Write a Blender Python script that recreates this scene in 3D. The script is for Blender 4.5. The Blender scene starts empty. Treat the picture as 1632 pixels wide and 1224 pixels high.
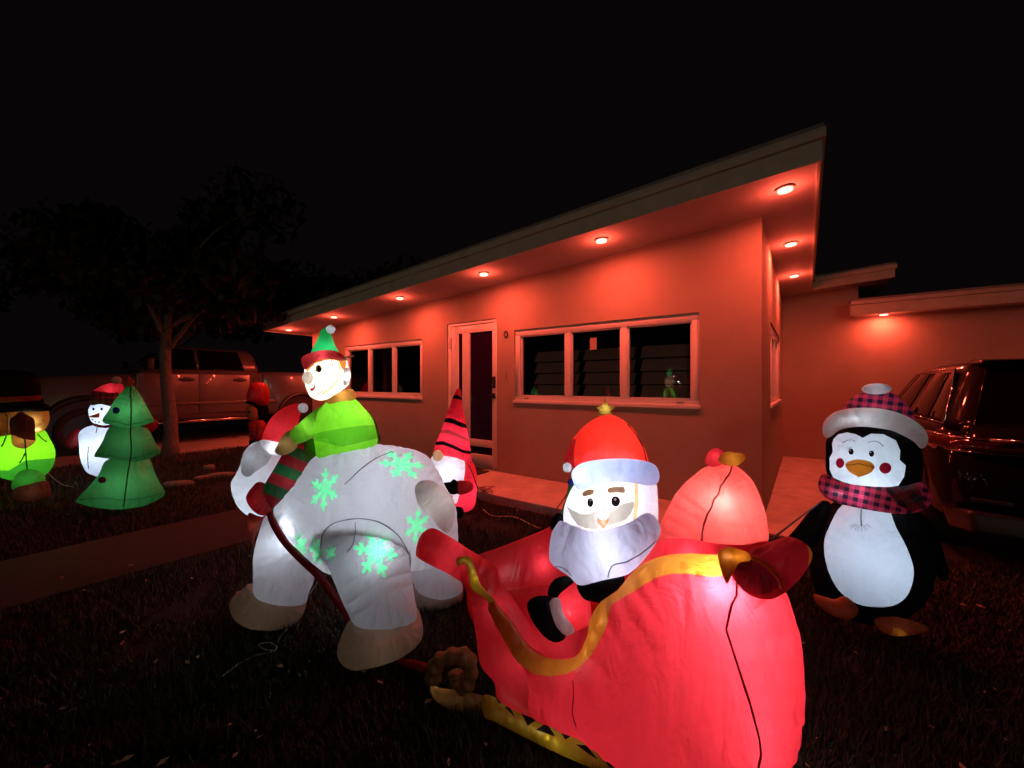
import bpy, bmesh, math, random
import numpy as np
from mathutils import Vector, Matrix
from mathutils.geometry import delaunay_2d_cdt
from mathutils.bvhtree import BVHTree
from mathutils import noise as mnoise

random.seed(7); rng = np.random.default_rng(7)
SC = bpy.context.scene
COL = SC.collection
# ------------------------------------------------------------------ camera, world, light, exposure
CZ = 1.28; F = 633.0; CX = 816.0; CY = 612.0
cam_d = bpy.data.cameras.new('camera'); cam = bpy.data.objects.new('camera', cam_d); COL.objects.link(cam)
cam.location = (0, 0, CZ); cam.rotation_euler = (math.radians(90), 0, 0)
cam_d.sensor_width = 36; cam_d.lens = 36*F/1632; cam_d.clip_end = 500; cam_d.clip_start = .05
SC.camera = cam
w = bpy.data.worlds.new('World'); SC.world = w; w.use_nodes = True
wn = w.node_tree.nodes; bg = wn['Background']
sky = wn.new('ShaderNodeTexSky'); sky.sky_type = 'NISHITA'; sky.sun_disc = False
sky.sun_elevation = math.radians(12); sky.sun_rotation = math.radians(200)
rgb = wn.new('ShaderNodeMixRGB'); rgb.blend_type = 'MIX'; rgb.inputs[0].default_value = 1.0
rgb.inputs[2].default_value = (.0025, .0016, .0021, 1)
w.node_tree.links.new(sky.outputs[0], rgb.inputs[1]); w.node_tree.links.new(rgb.outputs[0], bg.inputs[0])
bg.inputs[1].default_value = 1.0
sd = bpy.data.lights.new('street_glow', 'SUN'); sd.energy = .10; sd.angle = math.radians(14); sd.color = (1, .80, .56)
so = bpy.data.objects.new('street_glow', sd); COL.objects.link(so)
so.rotation_euler = (math.radians(83), 0, math.radians(-12))
vs = SC.view_settings
vs.view_transform = 'Standard'; vs.look = 'None'; vs.exposure = 0; vs.gamma = 1
SC.display_settings.display_device = 'sRGB'
cy = SC.cycles
cy.max_bounces = 7; cy.diffuse_bounces = 4; cy.glossy_bounces = 3; cy.transmission_bounces = 5; cy.transparent_max_bounces = 6
cy.sample_clamp_indirect = 2.5; cy.use_denoising = True
try: cy.caustics_reflective = False; cy.caustics_refractive = False
except Exception: pass

# ------------------------------------------------------------------ helpers
def ray(px, py): return Vector(((px-CX)/F, 1.0, (CY-py)/F))
CAM = Vector((0, 0, CZ))
def P(px, py, d): return CAM + ray(px, py)*d
def G(px, py, z=0.0): return P(px, py, (CZ-z)*F/(py-CY))
def proj(p): return ((p.x/p.y)*F+CX, CY-((p.z-CZ)/p.y)*F)

def tag(o, label=None, cat=None, group=None, kind=None):
    if label: o['label'] = label
    if cat: o['category'] = cat
    if group: o['group'] = group
    if kind: o['kind'] = kind
    return o
def empty(name, loc, label, cat, group=None, rz=0):
    o = bpy.data.objects.new(name, None); COL.objects.link(o); o.location = loc; o.rotation_euler = (0, 0, rz)
    o.empty_display_size = .1
    return tag(o, label, cat, group)
def offset_of(parent):
    return parent.location.copy() if (parent is not None and parent.parent is None) else (offset_of(parent.parent) if parent is not None else Vector((0, 0, 0)))
def mk(name, verts, faces, mat, parent=None, smooth=False, local=True, uvs=None):
    """local=False: verts are world coords (parents unrotated)"""
    if not local:
        off = offset_of(parent) if parent is not None else Vector((0, 0, 0))
        verts = [(v[0]-off[0], v[1]-off[1], v[2]-off[2]) for v in verts]
    me = bpy.data.meshes.new(name); me.from_pydata([tuple(v) for v in verts], [], faces); me.update()
    if uvs is not None:
        ul = me.uv_layers.new(name='UVMap')
        vi = np.empty(len(me.loops), dtype=np.int32); me.loops.foreach_get('vertex_index', vi)
        ul.data.foreach_set('uv', np.asarray(uvs, dtype=np.float32)[vi].ravel())
    if smooth: me.polygons.foreach_set('use_smooth', [True]*len(me.polygons))
    if mat: me.materials.append(mat)
    o = bpy.data.objects.new(name, me); COL.objects.link(o); o.parent = parent
    return o

class MB:
    def __init__(s): s.v = []; s.f = []
    def add(s, v, f):
        b = len(s.v); s.v += [tuple(a) for a in v]; s.f += [tuple(b+i for i in q) for q in f]; return s
    def box(s, x0, x1, y0, y1, z0, z1, zt=None, zb=None):
        zt = zt or (lambda x, y: z1); zb = zb or (lambda x, y: z0)
        v = [(x, y, zb(x, y)) for x, y in ((x0, y0), (x1, y0), (x1, y1), (x0, y1))] + [(x, y, zt(x, y)) for x, y in ((x0, y0), (x1, y0), (x1, y1), (x0, y1))]
        return s.add(v, [(3, 2, 1, 0), (4, 5, 6, 7), (0, 1, 5, 4), (1, 2, 6, 5), (2, 3, 7, 6), (3, 0, 4, 7)])
    def cyl(s, c, r, h, axis='z', n=20, r2=None):
        r2 = r if r2 is None else r2; v = []
        for k, (rr, t) in enumerate(((r, -h/2), (r2, h/2))):
            for i in range(n):
                a = 2*math.pi*i/n; p, q = rr*math.cos(a), rr*math.sin(a)
                v.append({'z': (c[0]+p, c[1]+q, c[2]+t), 'x': (c[0]+t, c[1]+p, c[2]+q), 'y': (c[0]+q, c[1]+t, c[2]+p)}[axis])
        f = [(i, (i+1) % n, n+(i+1) % n, n+i) for i in range(n)] + [tuple(range(n))[::-1], tuple(range(n, 2*n))]
        return s.add(v, f)
    def build(s, name, mat, parent=None, bevel=0, seg=2, smooth=False):
        o = mk(name, s.v, s.f, mat, parent, smooth)
        if bevel:
            bm = bmesh.new(); bm.from_mesh(o.data)
            bmesh.ops.remove_doubles(bm, verts=bm.verts, dist=1e-5)
            bmesh.ops.bevel(bm, geom=bm.edges[:], offset=bevel, segments=seg, profile=.6, affect='EDGES', clamp_overlap=True)
            for q in bm.faces: q.smooth = True
            bm.to_mesh(o.data); bm.free()
        return o

def tube(name, parent, pts, rad, mat, n=8, closed=False, local=False, flat=1.0):
    pts = [Vector(p) for p in pts]; m = len(pts)
    if not hasattr(rad, '__len__'): rad = [rad]*m
    V = []; Fc = []; prev = None
    for i, p in enumerate(pts):
        a = pts[(i-1) % m] if (closed or i > 0) else p; b = pts[(i+1) % m] if (closed or i < m-1) else p
        t = (b-a); t = t.normalized() if t.length > 1e-9 else Vector((0, 0, 1))
        if prev is None:
            prev = t.orthogonal().normalized()
        prev = (prev - t*prev.dot(t)); prev = prev.normalized() if prev.length > 1e-6 else t.orthogonal().normalized()
        q = t.cross(prev)
        for k in range(n):
            an = 2*math.pi*k/n
            V.append(p + prev*math.cos(an)*rad[i] + q*math.sin(an)*rad[i]*flat)
    R = m if closed else m-1
    for i in range(R):
        j = (i+1) % m
        for k in range(n): Fc.append((i*n+k, i*n+(k+1) % n, j*n+(k+1) % n, j*n+k))
    if not closed: Fc += [tuple(range(n))[::-1], tuple((m-1)*n+k for k in range(n))]
    return mk(name, V, Fc, mat, parent, True, local)

def catmull(pts, sub=6, closed=False):
    n = len(pts); out = []
    rngi = range(n) if closed else range(n-1)
    g = lambda i: np.array(pts[i % n] if closed else pts[min(max(i, 0), n-1)], float)
    for i in rngi:
        p0, p1, p2, p3 = g(i-1), g(i), g(i+1), g(i+2)
        for k in range(sub):
            t = k/sub
            out.append(.5*((2*p1)+(-p0+p2)*t+(2*p0-5*p1+4*p2-p3)*t*t+(-p0+3*p1-3*p2+p3)*t**3))
    if not closed: out.append(np.array(pts[-1], float))
    return out
def resample(pts, e, closed=True):
    pts = np.array(pts, float)
    if closed: pts = np.vstack([pts, pts[:1]])
    seg = np.linalg.norm(np.diff(pts, axis=0), axis=1); s = np.concatenate([[0], np.cumsum(seg)])
    n = max(8 if closed else 2, int(round(s[-1]/e)))
    t = np.linspace(0, s[-1], n+1)
    if closed: t = t[:-1]
    return np.stack([np.interp(t, s, pts[:, k]) for k in range(pts.shape[1])], 1)
def inpoly(x, y, poly):
    x = np.asarray(x); y = np.asarray(y); c = np.zeros(x.shape, bool); n = len(poly); j = n-1
    for i in range(n):
        xi, yi = poly[i]; xj, yj = poly[j]
        if yi != yj:
            m = ((yi > y) != (yj > y)) & (x < (xj-xi)*(y-yi)/(yj-yi)+xi); c ^= m
        j = i
    return c
def ell(cx, cy, rx, ry, n=18, rot=0):
    c, s = math.cos(rot), math.sin(rot)
    return [(cx+rx*math.cos(a)*c-ry*math.sin(a)*s, cy+rx*math.cos(a)*s+ry*math.sin(a)*c) for a in [2*math.pi*i/n for i in range(n)]]

# ------------------------------------------------------------------ materials
MATS = {}
def newmat(name):
    m = bpy.data.materials.new(name); m.use_nodes = True; nt = m.node_tree; nt.nodes.clear()
    return m, nt, nt.nodes.new('ShaderNodeOutputMaterial')
def N(nt, t, **kw):
    n = nt.nodes.new(t)
    for k, v in kw.items():
        if k.startswith('i_'):
            key = k[2:]; key = int(key) if key.isdigit() else key.replace('_', ' ')
            n.inputs[key].default_value = v
        else: setattr(n, k, v)
    return n
def pbr(name, col, rough=.6, metal=0, noise=0, nscale=8, bump=0, bscale=60, spec=.5, bdist=.01, coat=0, col2=None):
    if name in MATS: return MATS[name]
    m, nt, out = newmat(name); L = nt.links.new
    b = N(nt, 'ShaderNodeBsdfPrincipled'); L(b.outputs[0], out.inputs[0])
    b.inputs['Base Color'].default_value = (*col, 1); b.inputs['Roughness'].default_value = rough
    b.inputs['Metallic'].default_value = metal; b.inputs['Specular IOR Level'].default_value = spec
    if coat: b.inputs['Coat Weight'].default_value = coat; b.inputs['Coat Roughness'].default_value = .04
    tc = N(nt, 'ShaderNodeTexCoord')
    if noise:
        nz = N(nt, 'ShaderNodeTexNoise', i_Scale=nscale, i_Detail=6, i_Roughness=.65); L(tc.outputs['Object'], nz.inputs['Vector'])
        mr = N(nt, 'ShaderNodeMapRange', i_1=.3, i_2=.7); L(nz.outputs[0], mr.inputs[0])
        mx = N(nt, 'ShaderNodeMixRGB'); c2 = col2 or tuple(c*(1-noise) for c in col)
        mx.inputs[1].default_value = (*col, 1); mx.inputs[2].default_value = (*c2, 1); L(mr.outputs[0], mx.inputs[0]); L(mx.outputs[0], b.inputs['Base Color'])
    if bump:
        bz = N(nt, 'ShaderNodeTexNoise', i_Scale=bscale, i_Detail=5, i_Roughness=.6); L(tc.outputs['Object'], bz.inputs['Vector'])
        bp = N(nt, 'ShaderNodeBump', i_Strength=bump, i_Distance=bdist); L(bz.outputs[0], bp.inputs['Height']); L(bp.outputs[0], b.inputs['Normal'])
    MATS[name] = m; return m

def fabric(name, col, tr=.55, wr=1.0, plaid=None, stripes=None, tcol=None, scale=1.0):
    """thin nylon: diffuse reflection + translucency, with wrinkle relief. plaid=(col2,size), stripes=(col2,period,width,angle)"""
    if name in MATS: return MATS[name]
    m, nt, out = newmat(name); L = nt.links.new
    tc = N(nt, 'ShaderNodeTexCoord'); geo = N(nt, 'ShaderNodeNewGeometry')
    rgb = N(nt, 'ShaderNodeRGB'); rgb.outputs[0].default_value = (*col, 1); csock = rgb.outputs[0]
    def wave(angle, period, duty):
        mp = N(nt, 'ShaderNodeMapping'); mp.inputs['Rotation'].default_value = (0, 0, angle); L(tc.outputs['UV'], mp.inputs[0])
        sx = N(nt, 'ShaderNodeSeparateXYZ'); L(mp.outputs[0], sx.inputs[0])
        d = N(nt, 'ShaderNodeMath', operation='DIVIDE', i_1=period); L(sx.outputs[0], d.inputs[0])
        fr = N(nt, 'ShaderNodeMath', operation='FRACT'); L(d.outputs[0], fr.inputs[0])
        lt = N(nt, 'ShaderNodeMath', operation='LESS_THAN', i_1=duty); L(fr.outputs[0], lt.inputs[0]); return lt
    if plaid:
        c2, per, ang = plaid
        a = wave(ang, per, .5); b_ = wave(ang+math.pi/2, per, .5)
        s = N(nt, 'ShaderNodeMath', operation='ADD'); L(a.outputs[0], s.inputs[0]); L(b_.outputs[0], s.inputs[1])
        h = N(nt, 'ShaderNodeMath', operation='MULTIPLY', i_1=.5); L(s.outputs[0], h.inputs[0])
        mx = N(nt, 'ShaderNodeMixRGB'); L(h.outputs[0], mx.inputs[0]); L(csock, mx.inputs[1]); mx.inputs[2].default_value = (*c2, 1); csock = mx.outputs[0]
    if stripes:
        c2, per, duty, ang = stripes
        a = wave(ang, per, duty); mx = N(nt, 'ShaderNodeMixRGB'); L(a.outputs[0], mx.inputs[0]); L(csock, mx.inputs[1]); mx.inputs[2].default_value = (*c2, 1); csock = mx.outputs[0]
    # wrinkles
    mp = N(nt, 'ShaderNodeMapping'); mp.inputs['Scale'].default_value = (9*scale, 9*scale, 3.2*scale); L(tc.outputs['Object'], mp.inputs[0])
    n1 = N(nt, 'ShaderNodeTexNoise', i_Scale=1.0, i_Detail=3, i_Roughness=.5, i_Distortion=1.4); L(mp.outputs[0], n1.inputs['Vector'])
    mq = N(nt, 'ShaderNodeMapping'); mq.inputs['Scale'].default_value = (26*scale, 26*scale, 5*scale); mq.inputs['Rotation'].default_value = (.3, .5, .2); L(tc.outputs['Object'], mq.inputs[0])
    n2 = N(nt, 'ShaderNodeTexNoise', i_Scale=1.0, i_Detail=2, i_Distortion=1.0); L(mq.outputs[0], n2.inputs['Vector'])
    ab = N(nt, 'ShaderNodeMath', operation='SUBTRACT', i_1=.5); L(n2.outputs[0], ab.inputs[0])
    ac = N(nt, 'ShaderNodeMath', operation='ABSOLUTE'); L(ab.outputs[0], ac.inputs[0])
    gate = N(nt, 'ShaderNodeMapRange', i_1=.48, i_2=.72); L(n1.outputs[0], gate.inputs[0])
    m2 = N(nt, 'ShaderNodeMath', operation='MULTIPLY', use_clamp=True); L(ac.outputs[0], m2.inputs[0]); L(gate.outputs[0], m2.inputs[1])
    n3 = N(nt, 'ShaderNodeTexNoise', i_Scale=380, i_Detail=1); L(tc.outputs['Object'], n3.inputs['Vector'])
    m3 = N(nt, 'ShaderNodeMath', operation='MULTIPLY', i_1=.012); L(n3.outputs[0], m3.inputs[0])
    a1 = N(nt, 'ShaderNodeMath', operation='ADD'); L(n1.outputs[0], a1.inputs[0]); L(m2.outputs[0], a1.inputs[1])
    a2 = N(nt, 'ShaderNodeMath', operation='ADD'); L(a1.outputs[0], a2.inputs[0]); L(m3.outputs[0], a2.inputs[1])
    bp = N(nt, 'ShaderNodeBump', i_Strength=.42*wr, i_Distance=.035); L(a2.outputs[0], bp.inputs['Height'])
    n4 = N(nt, 'ShaderNodeTexNoise', i_Scale=70, i_Detail=4, i_Roughness=.8); L(tc.outputs['Object'], n4.inputs['Vector'])
    r4 = N(nt, 'ShaderNodeMapRange', i_1=.3, i_2=.7, i_3=.93, i_4=1.0); L(n4.outputs[0], r4.inputs[0])
    r5 = N(nt, 'ShaderNodeMapRange', i_1=.3, i_2=.7, i_3=.93, i_4=1.0); L(n1.outputs[0], r5.inputs[0])
    rr = N(nt, 'ShaderNodeMath', operation='MULTIPLY'); L(r4.outputs[0], rr.inputs[0]); L(r5.outputs[0], rr.inputs[1])
    def mott(sock):
        h = N(nt, 'ShaderNodeVectorMath', operation='SCALE'); L(sock, h.inputs[0]); L(rr.outputs[0], h.inputs['Scale']); return h.outputs[0]
    df = N(nt, 'ShaderNodeBsdfDiffuse'); tl = N(nt, 'ShaderNodeBsdfTranslucent'); gl = N(nt, 'ShaderNodeBsdfGlossy', i_Roughness=.42)
    gl.inputs['Color'].default_value = (.8, .8, .8, 1)
    L(mott(csock), df.inputs[0])
    if tcol:
        rg = N(nt, 'ShaderNodeRGB'); rg.outputs[0].default_value = (*tcol, 1); L(mott(rg.outputs[0]), tl.inputs[0])
    else: L(mott(csock), tl.inputs[0])
    for s in (df, tl, gl): L(bp.outputs[0], s.inputs['Normal'])
    ms = N(nt, 'ShaderNodeMixShader', i_0=tr); L(df.outputs[0], ms.inputs[1]); L(tl.outputs[0], ms.inputs[2])
    m5 = N(nt, 'ShaderNodeMixShader', i_0=.035 if max(col) > .05 else .004); L(ms.outputs[0], m5.inputs[1]); L(gl.outputs[0], m5.inputs[2])
    L(m5.outputs[0], out.inputs[0]); MATS[name] = m; return m
def emis(name, col, s):
    if name in MATS: return MATS[name]
    m, nt, out = newmat(name); e = N(nt, 'ShaderNodeEmission'); e.inputs[0].default_value = (*col, 1); e.inputs[1].default_value = s
    nt.links.new(e.outputs[0], out.inputs[0]); MATS[name] = m; return m
def glassmat(name, tint=(.02, .018, .02), trans=.85):
    m, nt, out = newmat(name); L = nt.links.new
    t = N(nt, 'ShaderNodeBsdfTransparent'); t.inputs[0].default_value = (trans, trans*.95, trans*.95, 1)
    g = N(nt, 'ShaderNodeBsdfGlossy', i_Roughness=.02); g.inputs[0].default_value = (.9, .9, .9, 1)
    fr = N(nt, 'ShaderNodeFresnel', i_IOR=1.5)
    mr = N(nt, 'ShaderNodeMath', operation='MULTIPLY', i_1=1.8); L(fr.outputs[0], mr.inputs[0])
    mx = N(nt, 'ShaderNodeMixShader'); L(mr.outputs[0], mx.inputs[0]); L(t.outputs[0], mx.inputs[1]); L(g.outputs[0], mx.inputs[2]); L(mx.outputs[0], out.inputs[0])
    MATS[name] = m; return m

M_wall = pbr('wall_stucco', (.39, .305, .235), .88, noise=.13, nscale=2.6, bump=.6, bscale=80, bdist=.009)
M_soffit = pbr('soffit_stucco', (.50, .46, .42), .8, noise=.12, nscale=3, bump=.35, bscale=120, bdist=.004)
M_fascia = pbr('fascia_paint', (.64, .59, .47), .7, noise=.22, nscale=7, bump=.25, bscale=40)
M_roof = pbr('roof_membrane', (.30, .29, .27), .9, noise=.3, nscale=4)
M_frame = pbr('frame_white', (.74, .70, .67), .4, noise=.05)
M_dark = pbr('black_plastic', (.012, .012, .013), .45)
M_metal = pbr('brushed_metal', (.5, .5, .5), .3, 1)
M_room = pbr('room_dark', (.06, .05, .05), .9)
M_slat = pbr('reflection_slat_tone', (.80, .60, .50), .8, noise=.2, nscale=3)
M_glass = glassmat('window_glass')
M_doorglass = pbr('dark_door_glass', (.018, .004, .022), .06, spec=.6)
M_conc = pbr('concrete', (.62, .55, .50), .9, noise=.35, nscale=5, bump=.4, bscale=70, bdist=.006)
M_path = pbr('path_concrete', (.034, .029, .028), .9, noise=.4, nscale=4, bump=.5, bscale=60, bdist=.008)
M_lawn = pbr('lawn_soil', (.015, .016, .010), .95, noise=.6, nscale=26, bump=1, bscale=90, bdist=.03)
M_grass = pbr('grass_blade', (.028, .036, .016), .7, noise=.6, nscale=14, col2=(.055, .044, .026))
M_lens = emis('downlight_lens', (1, .34, .24), 4.2)
M_bark = pbr('bark', (.19, .15, .11), .9, noise=.6, nscale=22, bump=1, bscale=34, bdist=.03)
M_leaf = pbr('leaf', (.018, .022, .013), .7, noise=.5, nscale=5)
M_stone = pbr('stone', (.27, .23, .18), .9, noise=.4, nscale=9, bump=.8, bscale=18, bdist=.02)

# ------------------------------------------------------------------ house frame
HC = Vector((2.263, 3.597, 0)); WV = Vector((.804, -.594, 0)).normalized(); VV = Vector((.594, .804, 0)).normalized()
HRZ = math.atan2(WV.y, WV.x)
def HW(x, y, z=0): return HC + WV*x + VV*y + Vector((0, 0, z))
zs = lambda x, y=0: CZ+1.517+.0536*x

def gsheet(name, x0, x1, y0, y1, z, mat, thick=None, parent=None, rough=0):
    """slab in house coordinates, as world mesh"""
    mb = MB(); t = thick or .05
    mb.box(x0, x1, y0, y1, z-t, z)
    return mb
# ground
gm = mk('lawn', [(-80, -40, 0), (90, -40, 0), (90, 120, 0), (-80, 120, 0)], [(0, 1, 2, 3)], M_lawn); tag(gm, kind='structure')
def slab(name, x0, x1, y0, y1, z, mat, t=.3, bev=.01):
    mb = MB(); mb.box(x0, x1, y0, y1, z-t, z)
    o = mb.build(name, mat, None, bevel=bev); o.location = HC; o.rotation_euler = (0, 0, HRZ); tag(o, kind='structure'); return o
slab('entry_slab', -3.30, -.02, -.92, -.004, .09, M_conc)
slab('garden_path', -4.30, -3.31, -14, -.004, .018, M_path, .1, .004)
slab('driveway', .004, .92, -.25, 1.2, .02, M_conc, .2, .004)
for k, (a, b) in enumerate(((1.21, 2.7), (2.71, 4.19))):
    slab('driveway', .004, 8.5, a, b, .02, M_conc, .2, .004)
slab('side_driveway', -14.5, -8.9, -16, 12, .03, pbr('worn_concrete', (.34, .29, .26), .9, noise=.4, nscale=4, bump=.4, bscale=60), .2, .004)

house = empty('house', HC, 'single storey stucco house with slanted overhanging roof lit by red downlights', 'house', rz=HRZ)
def wall_panels(x0, x1, y0, y1, openings, ztop, name='wall', axis='x', zb=0):
    xs = sorted({x0, x1, *[a for o in openings for a in (o[0], o[1])]}); mb = MB()
    for i in range(len(xs)-1):
        a, b = xs[i], xs[i+1]; ops = [o for o in openings if o[0] <= a+1e-6 and o[1] >= b-1e-6]
        zr = [(zb, None)] if not ops else [(zb, ops[0][2]), (ops[0][3], None)]
        for lo, hi in zr:
            if hi is not None and hi-lo < .001: continue
            if axis == 'x':
                if hi is None: mb.box(a, b, y0, y1, lo, 0, zt=lambda x, y: ztop(x, y))
                else: mb.box(a, b, y0, y1, lo, hi)
            else:
                if hi is None: mb.box(y0, y1, a, b, lo, 0, zt=lambda x, y: ztop(x, y))
                else: mb.box(y0, y1, a, b, lo, hi)
    return mb.build(name, M_wall, house)
WIN1 = (-2.774, -.522, CZ-.237, CZ+.71); WIN2 = (-6.84, -4.59, CZ-.237, CZ+.72); DOOR = (-4.03, -3.07, .09, CZ+.90)
wall_panels(-8.05, 0, 0, .2, [WIN2, DOOR, WIN1], zs)
wall_panels(.2, 4.2, -.2, 0, [(1.11, 3.17, CZ-.26, CZ+.71)], zs, axis='y')
wall_panels(.2, 8, -8.05, -7.85, [], zs, axis='y')
wall_panels(-.2, 1.0, 4.2, 4.4, [], zs)
wall_panels(1.0, 9, 4.205, 4.405, [], lambda x, y: CZ+1.09)
wall_panels(4.405, 8, .8, 1.0, [], zs, axis='y')
# soffit / fascia / roof
MB().box(-8.4, .38, -.78, 4.0, 0, 0, zb=lambda x, y: zs(x), zt=lambda x, y: zs(x)+.03).build('soffit', M_soffit, house)
MB().box(-8.4, 1.36, 4.0, 8, 0, 0, zb=lambda x, y: zs(x), zt=lambda x, y: zs(x)+.03).build('soffit', M_soffit, house)
MB().box(.38, 1.36, 3.85, 4.0, 0, 0, zb=lambda x, y: zs(x), zt=lambda x, y: zs(x)+.03).build('soffit', M_soffit, house)
fb = lambda a, b: dict(zb=lambda x, y: zs(x)+a, zt=lambda x, y: zs(x)+b)
MB().box(-8.43, .41, -.805, -.78, 0, 0, **fb(-.015, .13)).build('fascia', M_fascia, house, .003)
MB().box(-8.45, .43, -.835, -.78, 0, 0, **fb(.133, .20)).build('drip_edge', M_fascia, house, .003)
MB().box(.38, .405, -.779, 3.85, 0, 0, **fb(-.015, .13)).build('fascia', M_fascia, house, .003)
MB().box(.38, .43, -.779, 3.85, 0, 0, **fb(.133, .20)).build('drip_edge', M_fascia, house, .003)
MB().box(-8.425, -8.4, -.779, 8, 0, 0, **fb(-.015, .13)).build('fascia', M_fascia, house, .003)
MB().box(.41, 1.38, 3.825, 3.85, 0, 0, **fb(-.015, .11)).build('fascia', M_fascia, house, .003)
MB().box(.44, 1.40, 3.80, 3.85, 0, 0, **fb(.113, .18)).build('drip_edge', M_fascia, house, .003)
MB().box(-8.44, .42, -.83, 3.85, 0, 0, **fb(.201, .23)).build('roof', M_roof, house)
MB().box(-8.44, 1.39, 3.86, 8.05, 0, 0, **fb(.19, .22)).build('roof', M_roof, house)
# garage wing flat roof
gz = CZ+1.077
MB().box(.92, 9, 3.86, 4.2, gz, gz+.03).build('soffit', M_soffit, house)
MB().box(.90, 9, 3.835, 3.86, gz-.015, gz+.14).build('fascia', M_fascia, house, .003)
MB().box(.88, 9, 3.80, 3.86, gz+.143, gz+.20).build('drip_edge', M_fascia, house, .003)
MB().box(.88, .90, 3.861, 4.2, gz-.015, gz+.2).build('fascia', M_fascia, house, .003)
MB().box(.88, 9, 3.80, 9, gz+.203, gz+.23).build('roof', M_roof, house)
# downlights
def downlight(x, y, z, slope, energy):
    r = .050
    ring = MB(); ring.cyl((0, 0, 0), r+.012, .010, n=28); o = ring.build('downlight', M_soffit, house)
    o.location = (x, y, z-.008); o.rotation_euler = (0, -math.atan(slope), 0)
    l = MB(); l.cyl((0, 0, -.013), r, .014, n=28, r2=r); lo = l.build('lens', M_lens, o)
    ld = bpy.data.lights.new('downlight_lamp', 'AREA'); ld.shape = 'DISK'; ld.size = .12; ld.energy = energy; ld.color = (1, .095, .05)
    s = bpy.data.objects.new('downlight_lamp', ld); COL.objects.link(s); s.parent = o; s.location = (0, 0, -.024)
    # shallow spill that grazes the soffit round the fixture
    ld2 = bpy.data.lights.new('downlight_spill', 'POINT'); ld2.energy = energy*.22; ld2.color = (1, .09, .05); ld2.shadow_soft_size = .03
    s2 = bpy.data.objects.new('downlight_spill', ld2); COL.objects.link(s2); s2.parent = o; s2.location = (0, 0, -.10)
DL = 25
for x in (-7.95, -6.28, -4.48, -2.86, -1.32): downlight(x, -.52, zs(x), .0536, DL)
downlight(.19, -.49, zs(.19), .0536, DL)
for y in (1.015, 2.58): downlight(.19, y, zs(.19), .0536, DL)
downlight(-8.22, .9, zs(-8.22), .0536, DL*3.6)
for x in (1.28, 3.75): downlight(x, 4.02, gz, 0, DL*.6)
# windows
def window(x0, x1, z0, z1, n, side=False, room=True, shade=False):
    T = (lambda v: (v[1]*-1, v[0], v[2])) if side else (lambda v: v)   # side wall faces +x, so depth y -> -x
    def b(mb, *a):
        t = MB().box(*a); mb.add([T(v) for v in t.v], [q[::-1] if side and False else q for q in t.f])
    fr = MB(); y0, y1 = .02, .12; fw = .075
    b(fr, x0, x1, y0, y1, z0, z0+fw); b(fr, x0, x1, y0, y1, z1-fw, z1); b(fr, x0, x0+fw, y0, y1, z0+fw, z1-fw); b(fr, x1-fw, x1, y0, y1, z0+fw, z1-fw)
    wobj = fr.build('window', M_frame, house, .004)
    cw = (x1-x0-2*fw)/n
    for i in range(1, n):
        m = MB(); c = x0+fw+cw*i; b(m, c-.034, c+.034, .028, .115, z0+fw, z1-fw); m.build('mullion', M_frame, wobj, .003)
    for i in range(n):
        a, c = x0+fw+cw*i+(.034 if i else 0), x0+fw+cw*(i+1)-(.034 if i < n-1 else 0)
        s = MB(); q = .018
        for bb in ((a, c, z0+fw, z0+fw+q), (a, c, z1-fw-q, z1-fw), (a, a+q, z0+fw+q, z1-fw-q), (c-q, c, z0+fw+q, z1-fw-q)): b(s, bb[0], bb[1], .045, .09, bb[2], bb[3])
        s.build('sash', M_frame, wobj, .002)
        g = MB(); b(g, a+q, c-q, .066, .070, z0+fw+q, z1-fw-q); g.build('pane', M_glass, wobj)
    sl = MB(); b(sl, x0-.01, x1+.01, -.022, .0195, z0-.012, z0+.028); sl.build('sill', M_frame, wobj, .004)
    for c in (x0+.18, x1-.18):
        wv = MB(); b(wv, c-.035, c+.035, -.003+.018, .0195, z0+.044, z0+.052); wv.build('weep_slot', M_dark, wobj)
    rm = MB(); D = .5 if side else 1.6
    b(rm, x0-.2, x1+.2, D, D+.02, z0-.9, z1+.2); b(rm, x0-.22, x0-.2, .21, D, z0-.9, z1+.2); b(rm, x1+.2, x1+.22, .21, D, z0-.9, z1+.2)
    b(rm, x0-.2, x1+.2, .21, D, z1+.2, z1+.22); b(rm, x0-.2, x1+.2, .21, D, z0-.92, z0-.9); rm.build('room', M_room, house)
    return wobj
w1 = window(*WIN1, 3)
# added slats inside the three panes, standing in for reflected bands
for i in range(3):
    a = WIN1[0]+.075+.70*i+.13; 
    for k in range(4):
        z_ = WIN1[2]+.09+k*.145
        MB().add([(x_, y_, z0_) for z0_, ys_ in ((z_, (.135, .155)), (z_+.135, (.215, .235))) for x_, y_ in ((a+.02, ys_[0]), (a+.64, ys_[0]), (a+.64, ys_[1]), (a+.02, ys_[1]))], [(3, 2, 1, 0), (4, 5, 6, 7), (0, 1, 5, 4), (1, 2, 6, 5), (2, 3, 7, 6), (3, 0, 4, 7)]).build('reflection_slat', M_slat, w1)  # slats lean back to catch more of the red light
MB().box(-1.72, -1.635, .0605, .0625, CZ+.40, CZ+.54).build('notice_sheet', pbr('paper', (.36, .27, .20), .8), w1)
window(*WIN2, 3)
window(1.11, 3.17, CZ-.26, CZ+.71, 3, side=True)
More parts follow.
